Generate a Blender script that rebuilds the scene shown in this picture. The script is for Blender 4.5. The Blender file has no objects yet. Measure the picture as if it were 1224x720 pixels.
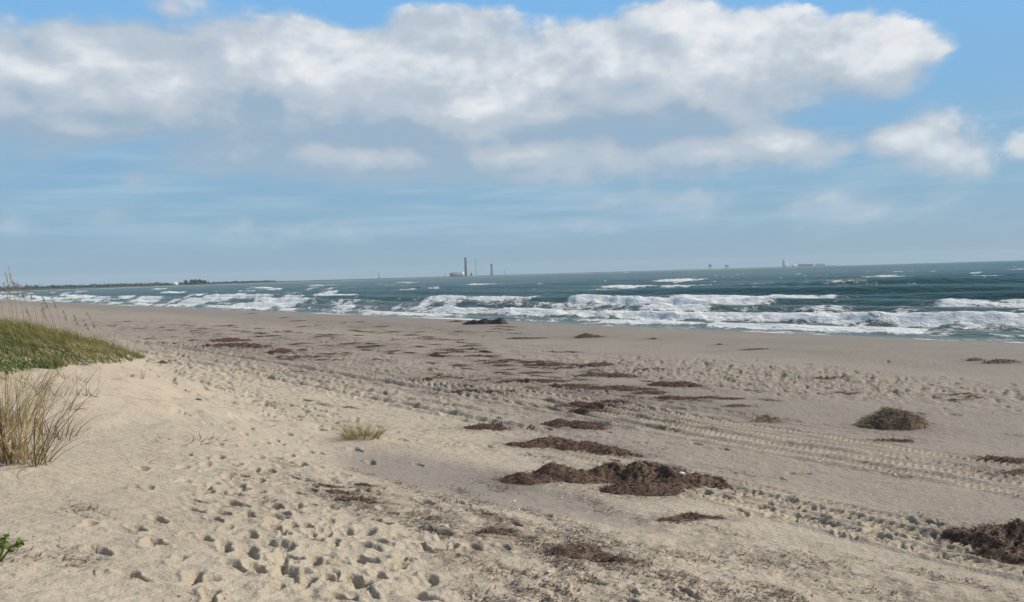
import bpy, math, random
import numpy as np
from mathutils import Matrix, Vector

RNG = np.random.default_rng(7)
random.seed(7)
SC = bpy.context.scene
COL = SC.collection

# ------------------------------------------------------------------ camera
F = 1000.0                       # focal length in photo pixels (photo 1224 x 720)
CAM = np.array([0.0, 0.0, 3.0])
PITCH = math.atan(0.0312)        # a little below the horizon
ROLL = math.atan(0.0292)         # the phone was held slightly tilted
fw = np.array([0, math.cos(PITCH), -math.sin(PITCH)])
up0 = np.array([0, math.sin(PITCH), math.cos(PITCH)])
rt0 = np.array([1.0, 0, 0])
RT = math.cos(ROLL) * rt0 - math.sin(ROLL) * up0
UP = math.cos(ROLL) * up0 + math.sin(ROLL) * rt0
cam = bpy.data.cameras.new('camera')
cam.sensor_width = 36.0
cam.lens = 36.0 * F / 1224.0
cam.clip_start = 0.1
cam.clip_end = 60000
co = bpy.data.objects.new('camera', cam)
m = Matrix(((RT[0], UP[0], -fw[0], CAM[0]), (RT[1], UP[1], -fw[1], CAM[1]), (RT[2], UP[2], -fw[2], CAM[2]), (0, 0, 0, 1)))
co.matrix_world = m
COL.objects.link(co)
SC.camera = co

def ray(px, py):
    d = fw + (px - 612) / F * RT + (360 - py) / F * UP
    return d / np.linalg.norm(d)

def project(x, y, z):
    dx, dy, dz = x - CAM[0], y - CAM[1], z - CAM[2]
    a = dx * fw[0] + dy * fw[1] + dz * fw[2]
    r = dx * RT[0] + dy * RT[1] + dz * RT[2]
    u_ = dx * UP[0] + dy * UP[1] + dz * UP[2]
    a = np.where(np.abs(a) < 1e-6, 1e-6, a)
    return 612 + F * r / a, 360 - F * u_ / a, a

# ------------------------------------------------------------------ sun, sky, exposure
SUN_EL, SUN_AZ = math.radians(40), math.radians(84)      # azimuth clockwise from +Y (view direction)
SKY_STRENGTH = 0.085
SC.view_settings.view_transform = 'Standard'
SC.view_settings.look = 'None'
SC.view_settings.exposure = 0.0
SC.view_settings.gamma = 1.0
SC.view_settings.use_curve_mapping = False
SC.cycles.use_denoising = True
SC.cycles.max_bounces = 6
SC.cycles.diffuse_bounces = 2
SC.cycles.glossy_bounces = 2
SC.cycles.volume_bounces = 0
SC.cycles.use_adaptive_sampling = True
SC.cycles.adaptive_threshold = 0.02

sl = bpy.data.lights.new('sun', 'SUN')
sl.energy = 4.6
sl.angle = math.radians(0.6)
sl.color = (1.0, 0.93, 0.82)
so = bpy.data.objects.new('sun', sl)
sd = Vector((math.sin(SUN_AZ) * math.cos(SUN_EL), math.cos(SUN_AZ) * math.cos(SUN_EL), math.sin(SUN_EL)))
so.rotation_euler = sd.to_track_quat('Z', 'Y').to_euler()
COL.objects.link(so)


class E:
    """Small expression helper that writes Math nodes."""
    tree = None

    def __init__(s, sock):
        s.s = sock

    @staticmethod
    def put(inp, v):
        if isinstance(v, E):
            E.tree.links.new(v.s, inp)
        else:
            inp.default_value = v

    @staticmethod
    def op(name, *a, clamp=False):
        n = E.tree.nodes.new('ShaderNodeMath')
        n.operation = name
        n.use_clamp = clamp
        for i, v in enumerate(a):
            E.put(n.inputs[i], v)
        return E(n.outputs[0])

    def __add__(s, o): return E.op('ADD', s, o)
    __radd__ = __add__
    def __mul__(s, o): return E.op('MULTIPLY', s, o)
    __rmul__ = __mul__
    def __sub__(s, o): return E.op('SUBTRACT', s, o)
    def __rsub__(s, o): return E.op('SUBTRACT', o, s)
    def __truediv__(s, o): return E.op('DIVIDE', s, o)
    def clamp(s): return E.op('ADD', s, 0.0, clamp=True)
    def max(s, o): return E.op('MAXIMUM', s, o)
    def min(s, o): return E.op('MINIMUM', s, o)

    def smooth(s, a, b, o0=0.0, o1=1.0):
        n = E.tree.nodes.new('ShaderNodeMapRange')
        n.interpolation_type = 'SMOOTHSTEP'
        E.put(n.inputs[0], s)
        for i, v in enumerate((a, b, o0, o1)):
            E.put(n.inputs[i + 1], v)
        return E(n.outputs[0])


def new_node(t, **kw):
    n = E.tree.nodes.new(t)
    for k, v in kw.items():
        setattr(n, k, v)
    return n


def combine(x, y, z):
    n = new_node('ShaderNodeCombineXYZ')
    for i, v in enumerate((x, y, z)):
        E.put(n.inputs[i], v)
    return E(n.outputs[0])


def noise(vec, scale, detail=4.0, rough=0.55, dist=0.0, lac=2.0):
    n = new_node('ShaderNodeTexNoise')
    E.put(n.inputs['Vector'], vec)
    n.inputs['Scale'].default_value = scale
    n.inputs['Detail'].default_value = detail
    n.inputs['Roughness'].default_value = rough
    n.inputs['Lacunarity'].default_value = lac
    n.inputs['Distortion'].default_value = dist
    return E(n.outputs[0])


def mix(f, a, b):
    n = new_node('ShaderNodeMix', data_type='RGBA')
    E.put(n.inputs[0], f)
    for i, v in ((6, a), (7, b)):
        if isinstance(v, E):
            E.tree.links.new(v.s, n.inputs[i])
        else:
            n.inputs[i].default_value = (v[0], v[1], v[2], 1)
    return E(n.outputs[2])


def lin(r, g, b, k=1.0):
    f = lambda c: ((c / 255 + 0.055) / 1.055) ** 2.4 if c > 10 else c / 255 / 12.92
    return (f(r) * k, f(g) * k, f(b) * k)


# ---- world: Nishita sky with a cloud layer computed from the view direction
W = bpy.data.worlds.new('World')
SC.world = W
W.cycles.sampling_method = 'MANUAL'
W.cycles.sample_map_resolution = 512
W.use_nodes = True
E.tree = W.node_tree
E.tree.nodes.clear()
tc = new_node('ShaderNodeTexCoord')
sep = new_node('ShaderNodeSeparateXYZ')
E.tree.links.new(tc.outputs['Generated'], sep.inputs[0])
dx, dy, dz = (E(sep.outputs[i]) for i in range(3))
sky = new_node('ShaderNodeTexSky', sky_type='NISHITA')
sky.sun_disc = False
sky.sun_elevation = SUN_EL
sky.sun_rotation = SUN_AZ
sky.altitude = 0
sky.air_density = 1.0
sky.dust_density = 0.6
sky.ozone_density = 2.0
AZ = E.op('ARCTAN2', dx, dy)
EL = E.op('ARCSINE', dz)

def azel(px, py):
    d = ray(px, py)
    return math.atan2(d[0], d[1]), math.asin(d[2])

# cloud bodies: centre x, centre y, half width, half height (photo pixels), weight
BODIES = [
    (520, 130, 480, 80, 1.1), (150, 105, 290, 68, 1.1), (820, 110, 230, 70, 1.0),
    (-160, 120, 330, 100, 1.0), (60, 95, 200, 78, 1.0), (150, 75, 210, 62, 1.0), (330, 95, 230, 85, 1.0),
    (520, 100, 240, 85, 1.0), (700, 90, 230, 78, 1.0), (860, 82, 180, 72, 1.0), (990, 68, 120, 54, 0.72), (1050, 80, 78, 52, 0.6),
    (800, 30, 90, 36, 0.8), (540, 36, 110, 34, 0.8), (420, 188, 300, 48, 0.9), (650, 186, 290, 52, 0.9), (850, 182, 200, 42, 0.9),
    (90, 150, 130, 34, 0.95), (1125, 180, 96, 56, 0.55), (1075, 168, 58, 42, 0.5), (1170, 205, 40, 24, 0.38),
    (1232, 176, 50, 24, 0.45), (165, 211, 40, 24, 0.36), (35, 180, 60, 18, 0.5), (640, 184, 36, 26, 0.45),
    (780, 240, 170, 30, 0.26), (380, 270, 180, 26, 0.26), (90, 265, 170, 26, 0.24), (660, 270, 200, 18, 0.28), (1010, 250, 200, 26, 0.25),
    (200, 12, 70, 22, 0.24), (1500, 150, 120, 40, 0.8),
]

def envelope(az, el):
    e = None
    for (px, py, hw, hh, wt) in BODIES:
        a0, e0 = azel(px, py)
        a1, e1 = azel(px + hw, py)
        rx, ry = abs(a1 - a0), hh / F * 0.97
        ux = (az - a0) * (1 / rx)
        uy = (el - e0) * (1 / ry)
        q = E.op('SQRT', E.op('MULTIPLY_ADD', ux, ux, uy * uy))
        t = E.op('MULTIPLY_ADD', q, -1.25 * wt, 1.25 * wt)     # wt*1.25*(1-q)
        if e is None:
            e = t
        else:
            n = E.tree.nodes.new('ShaderNodeMath')
            n.operation = 'SMOOTH_MAX'
            E.put(n.inputs[0], e); E.put(n.inputs[1], t); n.inputs[2].default_value = 0.22
            e = E(n.outputs[0])
    return e.max(-1.2)

low = noise(combine(dx * 1.4, dy * 1.4, dz * 3.2), 1.0, 2.0, 0.5)
absaz = E.op('ABSOLUTE', AZ)
side = absaz.smooth(0.72, 1.05)
generic = (low - 0.485) * 6.0 - (1.0 - side) * 2.5

def density(daz, dele, detail):
    az, el = AZ + daz, EL + dele
    env = envelope(az, el).max(generic).min(1.3)
    # direction rebuilt for the shifted sample
    ce = E.op('COSINE', el)
    vx, vy, vz = E.op('SINE', az) * ce, E.op('COSINE', az) * ce, E.op('SINE', el)
    vec = combine(vx, vy, vz * 1.75)
    n1 = noise(vec, 7.5, detail, 0.52, 0.25)
    n2_ = noise(vec, 27.0, 5.0 if detail > 6 else 2.0, 0.6, 0.2)
    n1 = n1 * 0.78 + n2_ * 0.22
    return env, n1, E.op('MULTIPLY_ADD', n1 - 0.5, 2.6, env * 1.75)

env0, n0, d0 = density(0.0, 0.0, 7.0)
env1, n1, d1 = density(0.014, 0.020, 5.0)
env2, n2, d2 = density(0.035, 0.062, 3.0)
lit = (0.275 + AZ.smooth(-0.6, 0.5) * 0.13 + (n0 - n1) * 1.3 + (n0 - n2) * 0.8 + E.op('MAXIMUM', E.op('MINIMUM', env0 - env1, 0.3), -0.3) * 0.45 + E.op('MAXIMUM', E.op('MINIMUM', env0 - env2, 0.6), -0.6) * 0.34).clamp()
alpha = E.op('DIVIDE', d0, 0.22 + (1.0 - lit) * 0.9).smooth(0.0, 1.0)
fine = noise(combine(dx, dy, dz * 1.7), 26.0, 4.0, 0.6)
alpha = (alpha * (0.95 + (fine - 0.5) * 0.3)).clamp()
thick = d0.smooth(0.1, 1.2)
K = 1.0 / SKY_STRENGTH
c_dark = lin(156, 179, 200, K)
c_mid = lin(188, 199, 211, K)
c_lit = lin(238, 240, 242, K)
ccol = mix(lit.smooth(0.05, 0.50), c_dark, c_mid)
ccol = mix(lit.smooth(0.46, 1.0), ccol, c_lit)
# pale, low and far cloud layers sink into the blue-grey air above the horizon
lowair = EL.smooth(0.02, 0.17, 1.0, 0.0)
skyc = E(sky.outputs[0])
clear = mix(EL.smooth(0.0, 0.36), lin(136, 176, 201, K), lin(127, 189, 243, K))
skyc = mix(EL.smooth(0.34, 0.85, 0.86, 0.0), skyc, clear)
ccol = mix(lowair * 0.66, ccol, lin(158, 192, 214, K))
streak = noise(combine(dx * 3.0, dy * 3.0, dz * 34.0), 2.2, 5.0, 0.55)
veil = streak.smooth(0.40, 0.70) * EL.smooth(0.015, 0.07) * EL.smooth(0.10, 0.2, 1.0, 0.0) * 0.6
skyc = mix(veil, skyc, lin(166, 198, 218, K))
final = mix(alpha, skyc, ccol)
bg = new_node('ShaderNodeBackground')
E.tree.links.new(final.s, bg.inputs[0])
bg.inputs[1].default_value = SKY_STRENGTH
wo = new_node('ShaderNodeOutputWorld')
E.tree.links.new(bg.outputs[0], wo.inputs[0])

# ------------------------------------------------------------------ numeric noise
def hash2(ix, iy, seed):
    h = (ix.astype(np.int64) * 374761393 + iy.astype(np.int64) * 668265263 + seed * 974634721) & 0xFFFFFFFF
    h = ((h ^ (h >> 13)) * 1274126177) & 0xFFFFFFFF
    h = (h ^ (h >> 16)) & 0xFFFFFFFF
    return h.astype(np.float64) / 4294967295.0

def vnoise(x, y, seed=0):
    x = np.asarray(x, float); y = np.asarray(y, float)
    ix, iy = np.floor(x), np.floor(y)
    fx, fy = x - ix, y - iy
    fx = fx * fx * fx * (fx * (fx * 6 - 15) + 10)
    fy = fy * fy * fy * (fy * (fy * 6 - 15) + 10)
    a = hash2(ix, iy, seed); b = hash2(ix + 1, iy, seed)
    c = hash2(ix, iy + 1, seed); d = hash2(ix + 1, iy + 1, seed)
    return (a + (b - a) * fx) * (1 - fy) + (c + (d - c) * fx) * fy

def fbm(x, y, oct=4, seed=0, gain=0.5):
    s, a, t = 0.0, 1.0, 0.0
    for o in range(oct):
        r = 0.6 + o
        cx, sx = math.cos(r), math.sin(r)
        s = s + a * vnoise((x * cx - y * sx) * 2 ** o, (x * sx + y * cx) * 2 ** o, seed + o * 17)
        t += a
        a *= gain
    return s / t

def sstep(x, a, b):
    t = np.clip((x - a) / (b - a), 0, 1)
    return t * t * (3 - 2 * t)

# ------------------------------------------------------------------ terrain function
SA, CA = math.sin(math.radians(38)), math.cos(math.radians(38))
SEA = -0.85

def uv(x, y):
    return -x * SA + y * CA, x * CA + y * SA       # u along the shore, v towards the sea

def xy(u, v):
    return -u * SA + v * CA, u * CA + v * SA

_vt = np.linspace(-400, 9000, 94001)
_zt = np.interp(_vt, [-400, -60, -20, -7, -2, 0, 3, 6, 9, 13, 20, 30, 34, 41.5, 48, 60, 100, 400, 9000],
                [2.6, 2.6, 2.5, 2.2, 1.68, 1.36, 0.84, 0.36, 0.12, 0.03, 0.0, 0.03, -0.07, -0.85, -1.3, -1.8, -3, -8, -30])
_k = np.hanning(23); _k /= _k.sum()
_zt = np.convolve(np.pad(_zt, 11, mode='edge'), _k, mode='valid')

def terrain(x, y):
    u, v = uv(x, y)
    ve = v + 0.8 * (vnoise(u / 9, v * 0 + 3.3, 5) - 0.5) * sstep(np.abs(v), 60, 20)
    z = np.interp(ve, _vt, _zt)
    du = sstep(u, 11, 21)
    edge = 7.2 + 1.6 * (vnoise(u / 4, v * 0, 9) - 0.5)
    z = z + du * (1.22 + 0.5 * (fbm(u / 5, v / 3, 2, 11) - 0.5)) * sstep(v, edge, edge - 5.2)
    z = z + 0.12 * (fbm(u / 6, v / 3.2, 3, 21) - 0.5) * sstep(v, 32, 24)
    return z

def hit(px, py, zoff=0.0):
    """Point of the ground seen at a photo pixel."""
    d = ray(px, py)
    t = np.concatenate([np.linspace(2, 60, 4000), np.linspace(60, 500, 4000)])
    p = CAM[None] + t[:, None] * d[None]
    g = terrain(p[:, 0], p[:, 1]) + zoff
    i = np.argmax(p[:, 2] < g)
    return p[i] if p[i, 2] < g[i] else p[-1]

# ------------------------------------------------------------------ mesh helpers
def mesh_obj(name, verts, faces, mat=None, parent=None, smooth=False, loop_total=None):
    me = bpy.data.meshes.new(name)
    verts = np.asarray(verts, np.float32)
    faces = np.asarray(faces, np.int32)
    n, k = faces.shape
    me.vertices.add(len(verts)); me.vertices.foreach_set('co', verts.ravel())
    me.loops.add(n * k); me.loops.foreach_set('vertex_index', faces.ravel())
    me.polygons.add(n)
    me.polygons.foreach_set('loop_start', np.arange(0, n * k, k, dtype=np.int32))
    me.update(calc_edges=True)
    if smooth:
        me.polygons.foreach_set('use_smooth', np.ones(n, bool))
    if mat:
        me.materials.append(mat)
    o = bpy.data.objects.new(name, me)
    COL.objects.link(o)
    if parent:
        o.parent = parent
    return o

def attr(o, name, vals):
    a = o.data.attributes.new(name, 'FLOAT', 'POINT')
    a.data.foreach_set('value', np.asarray(vals, np.float32).ravel())

def tag(o, label=None, cat=None, group=None, kind=None):
    if label: o['label'] = label
    if cat: o['category'] = cat
    if group: o['group'] = group
    if kind: o['kind'] = kind
    return o

def empty(name, loc, label, cat, group=None):
    o = bpy.data.objects.new(name, None)
    o.location = loc
    COL.objects.link(o)
    o.empty_display_size = 0.1
    return tag(o, label, cat, group)

class MB:
    """Collects boxes and tubes (quads) into one mesh."""
    def __init__(s): s.v, s.f = [], []
    def box(s, c, size, rz=0.0, taper=1.0):
        cx, cy, cz = c; hx, hy, h = size[0] / 2, size[1] / 2, size[2]
        b = len(s.v)
        for k, t in ((0, 1.0), (1, taper)):
            for a_, b_ in ((-1, -1), (1, -1), (1, 1), (-1, 1)):
                X, Y = a_ * hx * t, b_ * hy * t
                s.v.append((cx + X * math.cos(rz) - Y * math.sin(rz), cy + X * math.sin(rz) + Y * math.cos(rz), cz + k * h))
        s.f += [(b, b + 3, b + 2, b + 1), (b + 4, b + 5, b + 6, b + 7)]
        for i in range(4):
            j = (i + 1) % 4
            s.f.append((b + i, b + j, b + 4 + j, b + 4 + i))
        return s
    def tube(s, pts, rad, n=5):
        b = len(s.v)
        pts = [np.array(p, float) for p in pts]
        for i, p in enumerate(pts):
            t = pts[min(i + 1, len(pts) - 1)] - pts[max(i - 1, 0)]
            t /= np.linalg.norm(t) + 1e-9
            a = np.cross(t, (0.3, 0.9, 0.1)); a /= np.linalg.norm(a) + 1e-9
            c = np.cross(t, a)
            r = rad[i] if isinstance(rad, (list, tuple)) else rad
            for k in range(n):
                th = 2 * math.pi * k / n
                s.v.append(tuple(p + r * (math.cos(th) * a + math.sin(th) * c)))
        for i in range(len(pts) - 1):
            for k in range(n):
                j = (k + 1) % n
                s.f.append((b + i * n + k, b + i * n + j, b + (i + 1) * n + j, b + (i + 1) * n + k))
        return s
    def lathe(s, c, prof, n=12):
        b = len(s.v)
        for r, z in prof:
            for k in range(n):
                th = 2 * math.pi * k / n
                s.v.append((c[0] + r * math.cos(th), c[1] + r * math.sin(th), c[2] + z))
        for i in range(len(prof) - 1):
            for k in range(n):
                j = (k + 1) % n
                s.f.append((b + i * n + k, b + i * n + j, b + (i + 1) * n + j, b + (i + 1) * n + k))
        return s
    def build(s, name, mat, parent=None, smooth=False):
        v = np.array(s.v, float)
        if parent is not None:
            v = v - np.array(parent.location)
        return mesh_obj(name, v, s.f, mat, parent, smooth)

def ribbons(root, dirs, side, length, width, bend, segs=3, taper=0.1, belly=False):
    """Curved flat blades. root (N,3), dirs (N,3) start direction, side (N,3), bend (N,3) added with t^2."""
    N = len(root)
    ts = np.linspace(0, 1, segs + 1)
    V = np.zeros((N, segs + 1, 2, 3))
    for i, t in enumerate(ts):
        c = root + dirs * (length * t)[:, None] + bend * (t * t)
        wv = width * ((1 - t) * (1 - taper) + taper)
        if belly:
            wv = width * (0.35 + 1.0 * math.sin(math.pi * min(1, 0.15 + 0.85 * t)))
        V[:, i, 0] = c - side * (wv / 2)[:, None]
        V[:, i, 1] = c + side * (wv / 2)[:, None]
    V = V.reshape(-1, 3)
    base = np.arange(N)[:, None] * (segs + 1) * 2
    fs = []
    for i in range(segs):
        fs.append(np.concatenate([base + 2 * i, base + 2 * i + 1, base + 2 * i + 3, base + 2 * i + 2], 1))
    return V, np.concatenate(fs, 0)

def unit(a):
    return a / (np.linalg.norm(a, axis=-1, keepdims=True) + 1e-9)

# ------------------------------------------------------------------ materials
def material(name):
    m_ = bpy.data.materials.new(name)
    m_.use_nodes = True
    E.tree = m_.node_tree
    E.tree.nodes.clear()
    out = new_node('ShaderNodeOutputMaterial')
    b = new_node('ShaderNodeBsdfPrincipled')
    E.tree.links.new(b.outputs[0], out.inputs[0])
    return m_, b

def geo_pos():
    n = new_node('ShaderNodeNewGeometry')
    return E(n.outputs['Position'])

def get_attr(name):
    n = new_node('ShaderNodeAttribute', attribute_name=name)
    return E(n.outputs['Fac'])

def bump(b, h, strength=0.5, dist=0.02):
    n = new_node('ShaderNodeBump')
    n.inputs['Strength'].default_value = strength
    n.inputs['Distance'].default_value = dist
    E.put(n.inputs['Height'], h)
    E.tree.links.new(n.outputs[0], b.inputs['Normal'])

def simple_mat(name, c1, c2, scale=8.0, rough=0.8, objrand=0.0, transl=0.0):
    m_, b = material(name)
    p = geo_pos()
    f = noise(p, scale, 4.0, 0.6).smooth(0.3, 0.7)
    c = mix(f, c1, c2)
    E.tree.links.new(c.s, b.inputs['Base Color'])
    b.inputs['Roughness'].default_value = rough
    b.inputs['Specular IOR Level'].default_value = 0.25
    if transl:
        t = new_node('ShaderNodeBsdfTranslucent')
        E.tree.links.new(c.s, t.inputs[0])
        ms = new_node('ShaderNodeMixShader')
        ms.inputs[0].default_value = transl
        E.tree.links.new(b.outputs[0], ms.inputs[1]); E.tree.links.new(t.outputs[0], ms.inputs[2])
        out = [n for n in E.tree.nodes if n.type == 'OUTPUT_MATERIAL'][0]
        E.tree.links.new(ms.outputs[0], out.inputs[0])
    return m_

# sand: pale and warm on the dune, greyer on the flat beach, darker where wet
M_SAND, b = material('sand')
P = geo_pos()
tone, wet, organic = get_attr('tone'), get_attr('wet'), get_attr('organic')
c = mix(tone, (0.49, 0.41, 0.31), (0.268, 0.229, 0.190))
c = mix(noise(P, 0.35, 4.0, 0.6).smooth(0.3, 0.75) * 0.5, c, (0.36, 0.30, 0.228))
c = mix(noise(P, 2.6, 5.0, 0.65).smooth(0.45, 0.8) * 0.45, c, (0.245, 0.198, 0.156))
c = mix(noise(P, 23.0, 4.0, 0.7).smooth(0.58, 0.8) * 0.5, c, (0.14, 0.11, 0.085))
c = mix(noise(P, 55.0, 3.0, 0.7).smooth(0.60, 0.75) * 0.5, c, (0.48, 0.41, 0.33))
c = mix(wet * 0.8, c, (0.165, 0.135, 0.110))
c = mix((organic * noise(P, 9.0, 5.0, 0.7).smooth(0.35, 0.6)).clamp(), c, (0.105, 0.072, 0.055))
E.tree.links.new(c.s, b.inputs['Base Color'])
E.put(b.inputs['Roughness'], 0.95 - wet * 0.62)
b.inputs['Specular IOR Level'].default_value = 0.2
bh = noise(P, 7.0, 6.0, 0.68) * 1.3 + noise(P, 38.0, 4.0, 0.65) * 0.45
bump(b, bh * (1.0 - wet * 0.8), 0.75, 0.055)

# sea water with foam
M_SEA, b = material('sea_water')
P = geo_pos()
foam = get_attr('foam')
shal = get_attr('shallow')
sp = new_node('ShaderNodeSeparateXYZ'); E.tree.links.new(P.s, sp.inputs[0])
X, Y, Z = (E(sp.outputs[i]) for i in range(3))
U = Y * CA - X * SA
V = X * CA + Y * SA
puv = combine(U * 0.55, V * 1.0, Z * 1.0)
fn = noise(puv, 1.1, 6.0, 0.66, 0.6)
fn2 = noise(puv, 4.5, 4.0, 0.65, 0.4)
fv = foam * 1.3 + (fn - 0.5) * 2.0 + (fn2 - 0.5) * 1.0
ff = (fv - 0.52).smooth(0.0, 0.26) * foam.smooth(0.02, 0.12)
wc = mix(noise(combine(U * 0.02, V * 0.05, 0.0), 1.0, 3.0, 0.5).smooth(0.35, 0.65), (0.036, 0.080, 0.076), (0.054, 0.106, 0.096))
wc = mix(shal, wc, (0.13, 0.17, 0.145))
cc = mix(ff, wc, (0.88, 0.88, 0.86))
E.tree.links.new(cc.s, b.inputs['Base Color'])
E.put(b.inputs['Roughness'], 0.34 + ff * 0.5)
b.inputs['IOR'].default_value = 1.33
E.put(b.inputs['Specular IOR Level'], 0.34 - ff * 0.3)
wb = noise(combine(U * 0.5, V * 1.1, 0.0), 0.9, 6.0, 0.62) * 1.0 + ff * (fn + fn2) * 0.5
bump(b, wb, 0.9, 0.45)
tl = new_node('ShaderNodeBsdfTranslucent'); tl.inputs[0].default_value = (0.9, 0.92, 0.9, 1)
ms = new_node('ShaderNodeMixShader')
E.put(ms.inputs[0], ff * 0.14)
E.tree.links.new(b.outputs[0], ms.inputs[1]); E.tree.links.new(tl.outputs[0], ms.inputs[2])
E.tree.links.new(ms.outputs[0], [n for n in E.tree.nodes if n.type == 'OUTPUT_MATERIAL'][0].inputs[0])

M_WEED = simple_mat('seaweed', (0.060, 0.036, 0.025), (0.135, 0.085, 0.058), 14.0, 0.75)
M_WEED_RED = simple_mat('seaweed_strands', (0.085, 0.048, 0.032), (0.20, 0.120, 0.080), 9.0, 0.7)
M_WEED_WET = simple_mat('seaweed_wet', (0.022, 0.022, 0.020), (0.05, 0.046, 0.04), 4.0, 0.5)
M_WEED_GREY = simple_mat('seaweed_dry', (0.12, 0.082, 0.056), (0.25, 0.18, 0.125), 14.0, 0.8)
M_WEED_TAN = simple_mat('seaweed_dry_strands', (0.23, 0.16, 0.105), (0.44, 0.33, 0.23), 9.0, 0.8)
M_GRASS = simple_mat('grass_green', (0.115, 0.125, 0.038), (0.27, 0.235, 0.088), 1.6, 0.6, transl=0.3)
M_GRASS_DK = simple_mat('vine_green', (0.05, 0.10, 0.022), (0.12, 0.17, 0.04), 3.0, 0.5, transl=0.25)
M_LEAF = simple_mat('leaf_yellow_green', (0.13, 0.19, 0.035), (0.27, 0.30, 0.08), 20.0, 0.5, transl=0.3)
M_STRAW = simple_mat('straw', (0.28, 0.20, 0.09), (0.52, 0.39, 0.19), 6.0, 0.8, transl=0.2)
M_STRAW_DK = simple_mat('dead_stem', (0.075, 0.055, 0.040), (0.17, 0.125, 0.085), 6.0, 0.85)
M_OAT = simple_mat('seed_head', (0.27, 0.19, 0.135), (0.42, 0.31, 0.22), 12.0, 0.85, transl=0.15)
M_OLIVE = simple_mat('straw_olive', (0.15, 0.13, 0.05), (0.33, 0.28, 0.11), 6.0, 0.8, transl=0.2)
M_SHELL = simple_mat('shell_white', (0.62, 0.58, 0.50), (0.78, 0.75, 0.68), 40.0, 0.5)
M_WOOD = simple_mat('driftwood', (0.06, 0.045, 0.034), (0.14, 0.105, 0.08), 18.0, 0.85)
M_FARLAND = simple_mat('coast_scrub', (0.035, 0.05, 0.03), (0.075, 0.085, 0.05), 0.01, 0.95)
M_FARSAND = simple_mat('coast_sand', (0.36, 0.31, 0.25), (0.43, 0.37, 0.3), 0.02, 0.95)
M_TREES = simple_mat('far_foliage', (0.012, 0.026, 0.014), (0.035, 0.055, 0.025), 0.05, 0.9)
M_WHITE = simple_mat('painted_white', (0.74, 0.75, 0.76), (0.82, 0.82, 0.82), 0.05, 0.6)
M_STEEL = simple_mat('grey_steel', (0.10, 0.105, 0.115), (0.16, 0.165, 0.175), 0.05, 0.6)
M_STEEL_DK = simple_mat('dark_steel', (0.035, 0.04, 0.05), (0.065, 0.07, 0.08), 0.05, 0.6)
M_CONC = simple_mat('concrete_grey', (0.24, 0.24, 0.24), (0.32, 0.32, 0.31), 0.05, 0.85)

# ------------------------------------------------------------------ sand sheet
def polar_axes(h, r_near, r_far, dpx, dth, inner, outer):
    th_f = np.arange(-math.radians(40), math.radians(40), dth)
    th_c = np.linspace(math.radians(40), math.radians(320), 70)
    th = np.concatenate([th_f, th_c[:-1]])
    rr = F * h / np.arange(F * h / r_near, F * h / r_far, -dpx)
    r = np.concatenate([inner[inner < rr[0] - .01], rr, outer])
    return th, r, len(th_f)

def polar_faces(nr, na):
    i = np.arange(nr - 1)[:, None]
    j = np.arange(na)[None]
    j2 = (j + 1) % na
    return np.stack([(i * na + j), (i * na + j2), ((i + 1) * na + j2), ((i + 1) * na + j)], -1).reshape(-1, 4)

DTH = 0.00158
_nr = F * 3.0 / np.arange(F * 3.0 / 4.0, F * 3.0 / 7.0, -1.45)
th, r, nfine = polar_axes(3.0, 7.0, 300.0, 0.83, DTH,
                          np.concatenate([[0.01], np.linspace(0.5, 3.9, 12), _nr]), np.geomspace(310, 2500, 22))
R_, T_ = np.meshgrid(r, th, indexing='ij')
GX, GY = R_ * np.sin(T_), R_ * np.cos(T_)
GU, GV = uv(GX, GY)
GZ = terrain(GX, GY)

def blob(u0, v0, ru, rv, soft=0.35):
    q = np.sqrt(((GU - u0) / ru) ** 2 + ((GV - v0) / rv) ** 2)
    return sstep(q, 1 + soft, 1 - soft)

def gpix(px, py):
    p = hit(px, py)
    return uv(p[0], p[1])

near = sstep(R_, 90, 40)
# gentle relief everywhere
GZ += 0.030 * (fbm(GX / 0.9, GY / 0.9, 4, 31) - 0.5) * near
# rough, trampled zones
rough = np.zeros_like(GZ)
rough = np.maximum(rough, 0.9 * blob(13.5, 19.6, 8.5, 2.6))
rough = np.maximum(rough, 1.0 * blob(36, 11.0, 26, 5.0))
for (px, py, ru, rv, w) in [(440, 690, 1.6, 1.0, 0.8), (350, 640, 2.2, 0.9, 0.5), (560, 700, 1.5, 1.0, 0.85), (500, 640, 1.4, 0.9, 0.75), (480, 520, 1.6, 0.8, 0.8), (560, 530, 1.6, 0.6, 0.8),
                            (760, 700, 1.8, 1.0, 0.55), (980, 690, 2.2, 0.9, 0.5), (300, 560, 3.0, 0.8, 0.45), (90, 700, 1.4, 0.8, 0.35), (600, 640, 1.2, 0.7, 0.5)]:
    u0, v0 = gpix(px, py)
    rough = np.maximum(rough, w * blob(u0, v0, ru, rv, 0.6))
WOB = 0.9 * (vnoise(GU / 17, GU * 0 + 1.7, 61) - 0.5)
BAND = np.maximum(sstep(GV - WOB, 10.9, 11.3) * sstep(GV - WOB, 13.5, 13.0) * sstep(GU, 60, 40), sstep(GV - WOB, 7.5, 7.9) * sstep(GV - WOB, 9.5, 9.1) * sstep(GU, 30, 20))
rough *= 1 - 0.7 * BAND * sstep(GU, 46, 30)
churn = np.abs(fbm(GX / 0.34, GY / 0.34, 3, 41) - 0.5) * 2
churn2 = fbm(GX / 0.16, GY / 0.16, 3, 47) - 0.5
GZ += rough * near * (0.04 * (churn - 0.3) + 0.05 * churn2) * (1 + 0.9 * sstep(R_, 14, 26))
base_rough = 0.25 * sstep(GV, 26, 20) + 0.05
TRK = sstep(GU, 13, 8) * sstep(GV, 7.0, 7.8) * sstep(GV, 15.5, 14.3)
GZ += base_rough * near * 0.06 * churn2 * (1 - .7 * TRK)
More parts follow.
